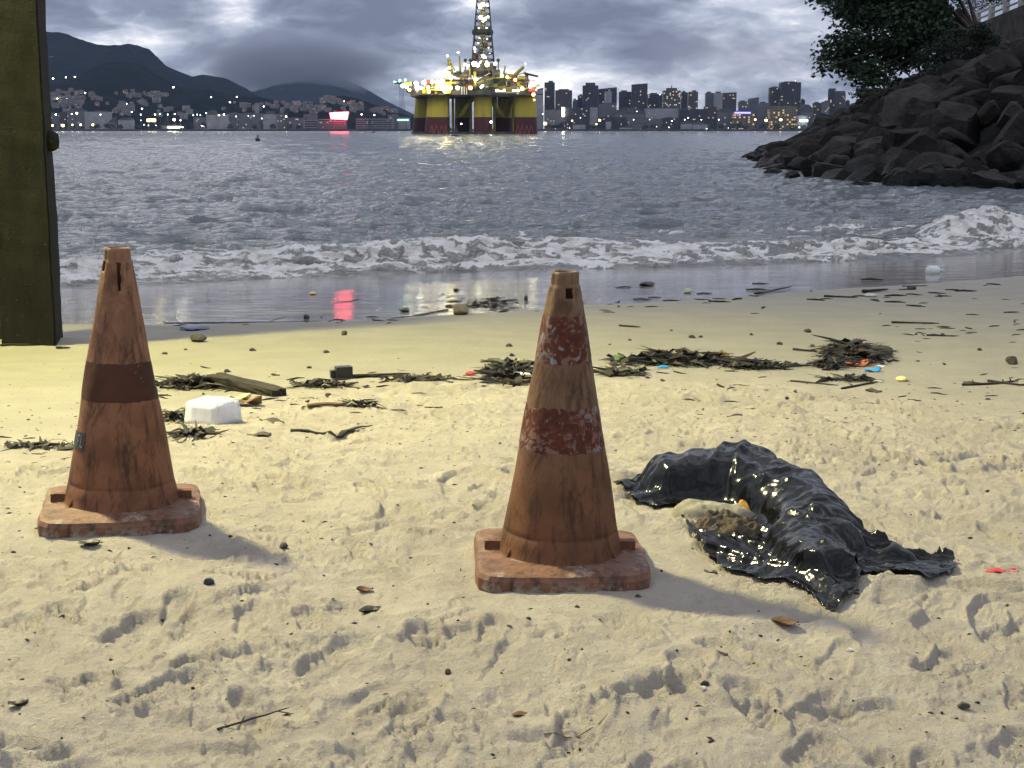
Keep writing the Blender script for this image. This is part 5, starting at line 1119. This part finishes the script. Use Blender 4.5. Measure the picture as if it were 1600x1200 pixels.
def twig(px0, py0, px1, py1, r, label, grp=None, m_=None, curve=.0, forks=0, name='driftwood_stick', cat='stick', flat=.7, lift=0.0):
    a = on(px0, py0); b = on(px1, py1); n = 7; pts = []; c = (a+b)/2; L = (b-a).length; perp = Vector((-(b-a).y, (b-a).x, 0)).normalized()
    for i in range(n):
        t = i/(n-1); p = a.lerp(b, t)+perp*(curve*L*math.sin(math.pi*t)+gd.uniform(-.012, .012)*L); p.z = gz(p.x, p.y)+r*.55+lift*math.sin(t*math.pi*.5) if not lift else a.z+lift*t+r*.5; pts.append(p-c)
    rad = [r*(.75+.35*gd.random())*(1-.45*i/(n-1)) for i in range(n)]; rad[-1] *= .5
    b_ = MB().tube(pts, rad, 7, flat)
    for k in range(forks):
        i = gd.randint(1, n-2); d = (perp*gd.choice((-1, 1))+(b-a).normalized()*.7+Vector((0, 0, .25*gd.random()))).normalized()*L*gd.uniform(.12, .25); b_.tube([pts[i], pts[i]+d*.6, pts[i]+d], [r*.5, r*.4, r*.2], 5, flat)
    o = b_.build(name, m_ or M_TWIG, loc=c, smooth=True); tag(o, label, cat, grp); return o
# named sticks and planks
twig(1385+8, 505, 1468, 507, .018, 'long straight dark stick on the smooth sand at upper right'); twig(1448, 524, 1498, 526, .013, 'short straight dark stick below the long one at upper right')
twig(1240, 545, 1300, 548, .016, 'curved bare branch reaching left from the litter pile', curve=-.12, forks=2)
twig(1070, 545, 1035, 572, .008, 'thin twig pointing up from the weed line', lift=.16, m_=M_BR); twig(340, 1157, 452, 1130, .0045, 'thin forked twig lying on the near sand at lower left', forks=2, m_=M_TWIG, lift=.012)
twig(850, 1147, 950, 1135, .0028, 'fine curved root on the near sand in the lower middle', curve=-.08, m_=M_BR); 
twig(690, 589, 740, 592, .010, 'dark stick ending left of the central weed pile'); twig(545, 588, 640, 584, .022, 'thick dark drift branch in the middle of the wrack line', forks=1); twig(520, 592, 548, 590, .012, 'short stick touching the small black box')
twig(455, 673, 528, 676, .014, 'curved dark stick in front of the white foam block', curve=.05); twig(530, 676, 582, 662, .022, 'broad dark shadowy bark strip right of the curved stick', flat=.3); twig(1505, 598, 1590, 592, .014, 'dark branch with side twigs at the right edge', forks=4, curve=-.1)
twig(1545, 592, 1600, 600, .014, 'forked twig touching the right edge of the scene', forks=3); twig(700, 483, 612, 499, .016, 'dark stick at the water edge left of the tan rock', flat=.6) 
twig(560, 466, 520, 472, .008, 'little stick on the wet sand beside the red reflection', curve=.1); twig(258, 503, 500, 502, .008, 'long broken line of twigs at the water edge on the left', forks=4)
twig(1410, 448, 1450, 447, .014, 'dark twig on the wet edge at upper right', forks=2); twig(1182, 462, 1235, 449, .05, 'flat dark bark slab at the water edge', flat=.35, m_=M_WEED); twig(1350, 458, 1388, 455, .045, 'dark angular driftwood lump at the water edge', flat=.6)
twig(1288, 464, 1340, 466, .022, 'short dark log on the sand right of the bark slab'); twig(968, 510, 1000, 512, .016, 'small dark stick right of the brown cone tip'); twig(1058, 622, 1094, 620, .012, 'pale brown chip of wood on trodden sand', m_=M_BR)
twig(480, 634, 578, 632, .024, 'long split brown board lying on yellow sand', m_=M_BR, flat=.4); twig(1120, 603, 1200, 607, .010, 'thin dark branch below the long weed line', forks=2)
twig(1315, 603, 1372, 592, .012, 'dark branch below the litter pile', forks=3); twig(1235, 591, 1310, 598, .010, 'crooked twig below the litter pile on the left', forks=2); twig(88, 543, 110, 543, .022, 'dark sliver of wood beside the pillar foot', flat=.5); twig(0, 543, 52, 542, .02, 'dark stick lying against the foot of the pillar', flat=.5)
twig(240, 660, 290, 652, .010, 'thin dark stick left of the white foam block', curve=.1); twig(272, 692, 290, 682, .008, 'short slanted stick right of the left cone')
# heavy black timber
a, b = on(338, 600), on(436, 615); c = (a+b)/2; d = b-a; TB = empty('charred_timber', (c.x, c.y, c.z+.02), math.atan2(d.y, d.x), 'heavy charred timber beam lying on the yellow sand', 'timber')
bm = bmesh.new(); bmesh.ops.create_cube(bm, size=1); bmesh.ops.subdivide_edges(bm, edges=bm.edges[:], cuts=5, use_grid_fill=True)
for v in bm.verts: v.co = Vector((v.co.x*d.length*1.02, v.co.y*.12*(1-.25*v.co.x), v.co.z*.085))+Vector([gd.uniform(-.006, .006) for _ in range(3)])
me = bpy.data.meshes.new('beam'); bm.to_mesh(me); bm.free(); link('beam', me, M_TWIG, TB, rot=(0, R(1), 0))
# white foam block
p = on(326, 662); FB = empty('foam_block', (p.x, p.y+.12, gz(p.x, p.y+.1)), R(-24), 'white polystyrene block with chipped edges sitting on yellow sand', 'foam block')
bm = bmesh.new(); bmesh.ops.create_cube(bm, size=1); bmesh.ops.bevel(bm, geom=list(bm.edges), offset=.035, segments=2, affect='EDGES'); bmesh.ops.subdivide_edges(bm, edges=bm.edges[:], cuts=3, use_grid_fill=True)
for v in bm.verts:
    k = v.co.z+.5; v.co = Vector((v.co.x*.235*(1-.12*k), v.co.y*.225*(1-.15*k), k*.13-.012)); n_ = fbm(np.array([v.co.x*30.]), np.array([v.co.y*30+v.co.z*20]), 3, 2)[0]-.5; v.co *= 1+.03*n_
me = bpy.data.meshes.new('block'); bm.to_mesh(me); bm.free(); me.shade_smooth(); link('block', me, M_FOAM, FB)
# small shapes
def stone_mesh(seed): me = rock_mesh(100+seed, 2, 10); me.name = 'pebble'; return me
SM = [stone_mesh(i) for i in range(5)]
def lump(px, py, wpx, hpx, m_, label, name='pebble', cat='stone', grp=None, yaw=None, sink=.15):
    p = on(px, py); D = math.hypot(p.y, CH-p.z); k = D/FPX; me = gd.choice(SM).copy(); me.name = name; o = link(name, me, None, None, (p.x, p.y+wpx*k*.2, p.z+hpx*k*(.5-sink)), rz=gd.uniform(0, 6) if yaw is None else yaw, scale=(wpx*k*.72, wpx*k*.60, hpx*k*.85)); o.data.materials.clear(); o.data.materials.append(m_); tag(o, label, cat, grp); return o
lump(718, 492, 38, 20, noisy('tan_stone', (.20, .16, .11), (.11, .09, .07), 9, .7), 'tan rock lying in the wet sand beside the lamp reflections', 'beach_rock', 'rock', yaw=2.2)
lump(307, 532, 30, 13, M_STONE, 'rounded dark stone on smooth sand left of centre', 'beach_rock', 'rock'); lump(300, 516, 50, 7, M_NAVY, 'dark blue plastic scrap at the water edge', 'plastic_scrap', 'litter')
lump(1583, 565, 20, 14, M_LEAFD, 'dark red-brown husk near the right edge', 'husk', 'husk'); lump(1412, 590, 20, 9, M_YEL, 'yellowish shell lying on smooth sand at right', 'seashell', 'shell'); lump(1374, 592, 16, 4, noisy('pale_shell', (.4, .38, .32), (.5, .47, .4), 9), 'faint pale shell left of the yellowish shell', 'seashell', 'shell')
lump(1263, 519, 12, 7, M_STONE, 'small dark pebble above the litter pile'); lump(538, 523, 11, 8, M_STONE, 'small round dark pebble on smooth sand in the middle'); lump(325, 932, 16, 14, M_BLK, 'black pebble in a hollow below the left cone', sink=.3); lump(443, 868, 17, 11, M_BLK, 'black pebble near the tip of the left cone shadow', sink=.3)
lump(1010, 446, 26, 8, M_LEAFD, 'dark lump on wet sand right of the brown cone', 'driftwood_lump', 'driftwood'); lump(1075, 457, 16, 9, noisy('pale_lump', (.35, .35, .25), (.5, .48, .36), 9), 'pale green-white lump on wet sand', 'pale_lump', 'litter'); lump(489, 459, 12, 5, M_YEL, 'small yellow scrap on the wet sand', 'plastic_scrap', 'litter')
lump(632, 486, 18, 8, M_BLK, 'square black scrap in the shallow water', 'plastic_scrap', 'litter'); lump(822, 468, 9, 9, M_BLK, 'black pebble in the glittering shallow water left of the cone tip'); lump(712, 453, 9, 5, M_BLK, 'tiny black pebble out on the wet film'); lump(772, 479, 15, 10, M_LEAFD, 'brown lump in the glittering shallows', 'husk', 'husk'); lump(786, 487, 14, 6, M_BLK, 'dark flat pebble at the edge of the glittering shallows'); lump(478, 497, 10, 9, M_BLK, 'dark pebble at the water edge left of the red reflection')
lump(1505, 1103, 18, 10, M_STONE, 'grey pebble half sunk in near sand at lower right'); lump(700, 1047, 14, 10, M_LEAFD, 'small dark lump in a footprint in the lower middle'); lump(1100, 1097, 12, 8, M_LEAFD, 'small dark seed on near sand right of centre'); lump(1328, 1026, 10, 6, noisy('wshell', (.6, .6, .58), (.5, .5, .47), 9), 'small white shell chip on near sand', 'seashell', 'shell'); lump(1100, 1103, 12, 7, noisy('wshell2', (.55, .54, .5), (.4, .4, .37), 9), 'broken white shell on near sand right of centre', 'seashell', 'shell')
lump(1425, 453, 14, 8, M_STONE, 'dark pebble near the wet edge at upper right'); lump(1362, 464, 20, 7, noisy('wh', (.5, .5, .47), (.4, .38, .35), 9), 'whitish flat lump at the wet edge', 'pale_lump', 'litter')
# square black box scrap
p = on(537, 588); BX = MB().box((0, 0, .04), (.11, .08, .085), .3).box((-.075, 0, .03), (.03, .05, .05), .3).build('plastic_box', M_BLK, loc=(p.x, p.y, gz(p.x, p.y))); tag(BX, 'small black plastic box standing on the wrack line', 'box')
# clear bottle in the wet sand
p = on(1459, 427); BT = empty('plastic_bottle', (p.x, p.y, p.z+.05), R(20), 'clear round plastic bottle lying in the shallow water', 'bottle')
MB().lathe([(0, -.12), (.07, -.115), (.085, -.08), (.085, .04), (.06, .09), (.022, .115), (.022, .15), (0, .15)], 20).build('bottle_body', M_GLS, BT, rot=(0, R(90), 0), smooth=True); MB().lathe([(.026, .135), (.026, .16), (0, .16)], 12).build('cap', M_WHP, BT, rot=(0, R(90), 0))
# leaves
def leaf(px, py, wpx, m_, label, grp=None, name='dry_leaf', curl=.3, n=7, yaw=None, cat='leaf'):
    p = on(px, py); k = math.hypot(p.y, CH-p.z)/FPX; L = wpx*k; V = []; F = []; s = gd.random()*9
    for i in range(n):
        for j in (-1, -.5, 0, .5, 1):
            t = i/(n-1); w = .33*math.sin(math.pi*(.06+.9*t))**.8; V.append(((t-.5)*L, j*w*L, L*(.03+curl*(abs(j)**1.5*.14+.10*(2*t-1)**2)+.07*math.sin(s+6*t+3*j))))
    for i in range(n-1):
        for j in range(4): F.append((i*5+j, i*5+j+1, (i+1)*5+j+1, (i+1)*5+j))
    o = link(name, mesh(name, V, F, True), m_, None, (p.x, p.y, p.z), rz=gd.uniform(-.6, .6) if yaw is None else yaw); md_ = o.modifiers.new('t', 'SOLIDIFY'); md_.thickness = .0015; tag(o, label, cat, grp); return o
leaf(384, 630, 50, M_LEAF2, 'curled brown leaf beside the white foam block', curl=.9); leaf(375, 622, 34, M_YEL, 'yellowish curled leaf on top of the brown one', curl=.9); leaf(30, 1124, 30, M_LEAFD, 'dark red leaf standing on near sand at the left edge', curl=1.3, yaw=.2); leaf(1226, 986, 42, M_LEAF2, 'tan dry leaf in the shadow below the black plastic', curl=.8)
leaf(1122, 1027, 30, M_LEAFD, 'dark narrow leaf on near sand right of centre', curl=.3); leaf(570, 922, 26, M_LEAF2, 'light brown leaf on near sand in the middle', curl=.9); leaf(578, 952, 36, M_LEAFD, 'dark curled leaf on near sand just below the light brown one', curl=1.0); leaf(405, 684, 38, M_LEAFD, 'large dark leaf in front of the foam block', curl=.3, yaw=.1); leaf(425, 655, 44, M_STONE, 'grey flat leaf right of the foam block', curl=.2)
leaf(812, 1106, 24, M_LEAF2, 'pale tan leaf in the sand at bottom middle', curl=.6); leaf(1110, 853+40, 22, M_LEAFD, 'black leaf left of the black plastic tail', curl=.2); leaf(1148, 652, 30, M_STONE, 'grey shadowy leaf on trodden sand', curl=.2); leaf(1365, 607, 26, M_STONE, 'flat grey leaf below the litter pile', curl=.3); leaf(430, 590-6, 16, M_TWIG, 'thin dark leaf above the timber', curl=.2)
leaf(140, 868, 34, M_LEAFD, 'curled dark leaf in front of the left cone base', curl=.9); leaf(1575, 895, 40, M_RED, 'red plastic strip on sand at the right edge', curl=.1, name='red_strip', cat='litter'); leaf(1555, 905, 30, M_RED, 'thin red scrap near the right edge', curl=.1, name='red_strip', cat='litter')
# weed piles: one litter mass each, with separate pieces on top
def pile(px, py, wpx, dpx, h, n, label, m_=M_WEED, seed=0, size=1.0):
    a = on(px-wpx/2, py); b = on(px+wpx/2, py); f = on(px, py+dpx/2); e = on(px, py-dpx/2); c = on(px, py); g_ = random.Random(seed); b_ = MB()
    for i in range(n):
        t = g_.gauss(0, .33); s = g_.gauss(0, .33)
        if abs(t) > 1 or abs(s) > 1: continue
        x = c.x+t*(b.x-a.x)*.5+s*(e.x-f.x)*.5; y = c.y+t*(b.y-a.y)*.5+s*(e.y-f.y)*.5; z = gz(x, y); hh = h*max(0, 1-math.hypot(t, s))*g_.random(); L = g_.choice((.04, .06, .09, .14, .24))*size; th = g_.gauss(0, .9)+(math.pi if g_.random() < .5 else 0); q = Vector((x, y, z+hh+.004)); d = Vector((math.cos(th), math.sin(th)*.9, g_.uniform(-.15, .22)))*L
        r = g_.choice((.003, .005, .006, .009, .016))*size
        b_.tube([q-c, q+d*.5+Vector((0, 0, g_.uniform(-.01, .02)))-c, q+d-c], [r, r*.9, r*.3], 4, g_.choice((.4, 1.0)), cap=False)
        if g_.random() < .6:
            u = Vector((g_.uniform(-1, 1), g_.uniform(-1, 1), g_.uniform(0, .5)))*.06*size; w = Vector((g_.uniform(-1, 1), g_.uniform(-1, 1), g_.uniform(0, .6)))*.04*size; qq = q-c; b_.add([qq, qq+u, qq+u+w, qq+w], [(0, 1, 2, 3)])
    o = b_.build('seaweed_pile', m_, loc=c); tag(o, label, 'seaweed'); o['kind'] = 'stuff' if False else None
    if o['kind'] is None: del o['kind']
    return o
pile(1330, 556, 120, 34, .13, 420, 'tangled heap of twigs weed and coloured litter at right', seed=1, size=1.1); pile(800, 586, 100, 34, .10, 330, 'tangled weed and litter pile behind the brown cone', seed=2); pile(1060, 566, 250, 16, .08, 460, 'long dark weed line right of the brown cone', seed=3); pile(970, 583, 90, 10, .03, 110, 'thin weed patch just right of the brown cone', seed=4)
pile(1180, 572, 130, 12, .04, 160, 'thin tail of weed between the two weed heaps', seed=5); pile(300, 600, 110, 18, .06, 230, 'weed and leaf pile behind the left cone', seed=6); pile(505, 600, 130, 12, .015, 110, 'sparse line of weed scraps right of the timber', seed=7, size=.7); pile(305, 688, 66, 14, .03, 90, 'small dark weed tuft in front of the foam block', seed=8, size=.7)
pile(60, 700, 140, 10, .01, 60, 'sparse weed scraps left of the left cone', seed=9, size=.6); pile(560, 634, 60, 10, .02, 60, 'weed scraps along the split brown board', seed=10, size=.6); pile(1300, 570, 60, 12, .05, 90, 'low weed clump left of the blue plastic', seed=11); pile(272, 655, 40, 12, .05, 60, 'weed caught against the left side of the foam block', seed=12, size=.7); pile(660, 592, 130, 12, .02, 110, 'scattered weed left of the central pile', seed=13, size=.7)
pile(760, 475, 120, 22, .015, 70, 'floating scraps in the glittering shallows', seed=14, size=1.0); pile(1330, 590, 110, 10, .02, 60, 'small weed scraps under the litter pile', seed=15, size=.8)
lump(966, 566, 28, 14, M_GRN, 'green coconut husk at the left end of the weed line', 'husk', 'husk'); lump(1018, 554, 24, 12, noisy('crab', (.25, .2, .17), (.4, .33, .28), 30), 'pale pinkish shell on top of the weed line', 'seashell', 'shell'); lump(1057, 561, 14, 9, M_ORP, 'round orange-brown husk on the weed line', 'husk', 'husk'); lump(1005, 566, 14, 6, M_RED, 'bright red scrap in the weed line', 'plastic_scrap', 'litter'); lump(1126, 561, 22, 15, noisy('ochre', (.22, .16, .03), (.14, .10, .03), 9), 'ochre fruit husk on the weed line', 'husk', 'husk')
lump(1035, 574, 16, 5, M_BLUE, 'small blue scrap in the weed line', 'plastic_scrap', 'litter'); lump(735, 585, 18, 8, M_RED, 'dark red scrap at the left tip of the central weed pile', 'plastic_scrap', 'litter'); lump(790, 576, 22, 11, M_LEAFD, 'maroon round scrap in the central weed pile', 'plastic_scrap', 'litter'); lump(812, 570, 22, 8, M_YEL, 'olive yellow husk beside the brown cone', 'husk', 'husk'); lump(780, 570, 24, 8, M_GRN, 'green scrap on top of the central weed pile', 'plastic_scrap', 'litter')
p = on(818, 594); o = MB().lathe([(0, -.07), (.022, -.07), (.024, .04), (.01, .06), (.01, .075), (0, .075)], 12).build('small_bottle', M_WHP, loc=(p.x, p.y, p.z+.05), rot=(R(10), R(90), R(-25)), smooth=True); tag(o, 'small white bottle in the central weed pile beside the cone', 'bottle')
leaf(1362, 556, 26, M_WHP, 'white plastic scrap on the litter pile', curl=.4, name='plastic_scrap', cat='litter'); leaf(1350, 545, 24, M_WHP, 'thin white plastic strip across the litter pile', curl=.8, name='plastic_strip', cat='litter'); leaf(1364, 576, 30, M_BLUE, 'bright blue plastic scrap at the foot of the litter pile', curl=.6, name='plastic_scrap', cat='litter'); leaf(1322, 558, 16, M_TEAL, 'teal plastic scrap on the litter pile', curl=.5, name='plastic_scrap', cat='litter')
leaf(1340, 568, 44, M_ORP, 'long reddish orange scrap across the litter pile', curl=.5, name='plastic_scrap', cat='litter'); leaf(1358, 564, 20, M_ORP, 'short coral scrap on the right of the litter pile', curl=.8, name='plastic_scrap', cat='litter'); leaf(1378, 569, 14, M_WHP, 'tiny white scrap right of the blue plastic', curl=.4, name='plastic_scrap', cat='litter')
lump(1378, 556, 34, 26, noisy('net', (.03, .03, .028), (.07, .065, .05), 80), 'dark netting hump at the right end of the litter pile', 'netting', 'net')
# scattered individual bits
GM = []
for i in range(6):
    b_ = MB(); L = 1; b_.tube([(-.5, 0, 0), (-.1, gd.uniform(-.1, .1), .02), (.2, gd.uniform(-.1, .1), .01), (.5, gd.uniform(-.1, .1), .0)], [.04, .06, .05, .015], 5, .7)
    if i % 2: b_.tube([(0, 0, .01), (.2, .16, .03)], [.04, .01], 4)
    GM.append(mesh('twig', b_.v, b_.f, True))
def scatter(n, fx, fy, w, label, grp, name, meshes, m_, cat, zs=(1, 1, 1), seed=0):
    g_ = random.Random(seed)
    for i in range(n):
        px, py = fx(g_), fy(g_); p = on(px, py); k = math.hypot(p.y, CH-p.z)/FPX; s = g_.uniform(*w)*k
        o = link(name, g_.choice(meshes), None, None, (p.x, p.y, p.z+s*.03*zs[2]), rz=g_.gauss(0, .8), scale=(s*zs[0], s*zs[1], s*zs[2])); 
        if not o.data.materials: o.data.materials.append(m_)
        tag(o, label, cat, grp)
PM = [stone_mesh(i+7) for i in range(4)]
for me_ in PM: me_.name = 'seed'
for me_ in GM: me_.materials.append(M_TWIG)
for me_ in PM: me_.materials.append(M_LEAFD)
scatter(46, lambda g: g.uniform(240, 700), lambda g: g.gauss(608, 22), (10, 34), 'small dark twig on the yellow sand around the timber and foam block, among similar twigs', 'twigs on the yellow sand', 'twig', GM, None, 'twig', seed=1)
scatter(44, lambda g: g.uniform(950, 1600), lambda g: g.gauss(465-(0), 10), (10, 36), 'small dark twig along the wet edge right of the brown cone, among similar twigs', 'twigs along the wet edge', 'twig', GM, None, 'twig', seed=2)
scatter(34, lambda g: g.uniform(1000, 1600), lambda g: g.gauss(598, 22), (10, 30), 'small dark twig near the weed line on the right, among similar twigs', 'twigs near the weed line', 'twig', GM, None, 'twig', seed=3)
scatter(24, lambda g: g.uniform(0, 230), lambda g: g.gauss(705, 25), (8, 30), 'small dark twig on the sand left of the left cone, among similar twigs', 'twigs by the left cone', 'twig', GM, None, 'twig', seed=4)
scatter(26, lambda g: g.uniform(1370, 1600), lambda g: g.gauss(515, 12), (8, 24), 'small dark twig on the smooth sand at upper right, among similar twigs', 'twigs on the smooth sand', 'twig', GM, None, 'twig', seed=5)
scatter(20, lambda g: g.uniform(100, 640), lambda g: g.gauss(503, 4), (8, 26), 'small dark twig at the water edge on the left, among similar twigs', 'twigs at the water edge', 'twig', GM, None, 'twig', seed=6)
scatter(26, lambda g: g.uniform(660, 1000), lambda g: g.gauss(476, 9), (8, 24), 'small dark twig in the glittering shallows near the brown cone, among similar twigs', 'twigs in the shallows', 'twig', GM, None, 'twig', seed=7)
scatter(150, lambda g: g.uniform(0, 1600), lambda g: g.uniform(620, 1190), (2, 6), 'tiny dark seed on the trodden sand, among many similar seeds', 'seeds on the trodden sand', 'seed', PM, None, 'seed', seed=8)
scatter(40, lambda g: g.uniform(200, 1600), lambda g: g.uniform(515, 640), (3, 8), 'tiny dark seed on the smooth sand behind the cones, among many similar seeds', 'seeds on the smooth sand', 'seed', PM, None, 'seed', seed=9)
# fine crumbs of bark, weed and shell strewn over the sand, far too many to count
gc = random.Random(77); fb = MB()
for i in range(2600):
    k = gc.random()
    if k < .68: px, py = gc.uniform(0, 1600), gc.gauss(645, 45)
    elif k < .93: px, py = gc.uniform(0, 1600), gc.uniform(600, 900)
    else: px, py = gc.uniform(0, 1600), gc.uniform(850, 1200)
    if py < 560: continue
    p = gp(px, py)
    if .25 < p.x < 1.75 and 4.1 < p.y < 6.1: continue
    z = gz(p.x, p.y)+.0015; L = gc.uniform(.002, .0075)*gc.choice((1, 1, 1, 2)); a = gc.gauss(0, .7); u = Vector((math.cos(a), math.sin(a), gc.uniform(-.1, .25)))*L; w = Vector((-math.sin(a), math.cos(a), gc.uniform(-.2, .4)))*L*gc.uniform(.15, .5); q = Vector((p.x, p.y, z)); h = Vector((0, 0, L*.35))
    fb.add([q-u, q-w*gc.uniform(.2, 1.2)-u*gc.uniform(-.5, .5), q+u, q+w*gc.uniform(.2, 1.2)+u*gc.uniform(-.5, .5), q+h], [(0, 1, 4), (1, 2, 4), (2, 3, 4), (3, 0, 4)])
o = fb.build('sand_litter', M_WEED); tag(o, kind='stuff')
# ------------------------------------------------------------------ haze over the bay
hm = bpy.data.materials.new('haze'); hm.use_nodes = True; ht = hm.node_tree; ht.nodes.remove(ht.nodes['Principled BSDF'])
pv = ht.nodes.new('ShaderNodeVolumePrincipled'); pv.inputs['Density'].default_value = 2.6e-5; pv.inputs['Color'].default_value = (.52, .66, 1, 1); pv.inputs['Anisotropy'].default_value = .2
ht.links.new(pv.outputs[0], ht.nodes['Material Output'].inputs['Volume'])
hz = MB().box((0, 4100, 645), (15000, 8900, 1310)).build('haze', hm); tag(hz, kind='stuff')
hz.location.z = -5+0
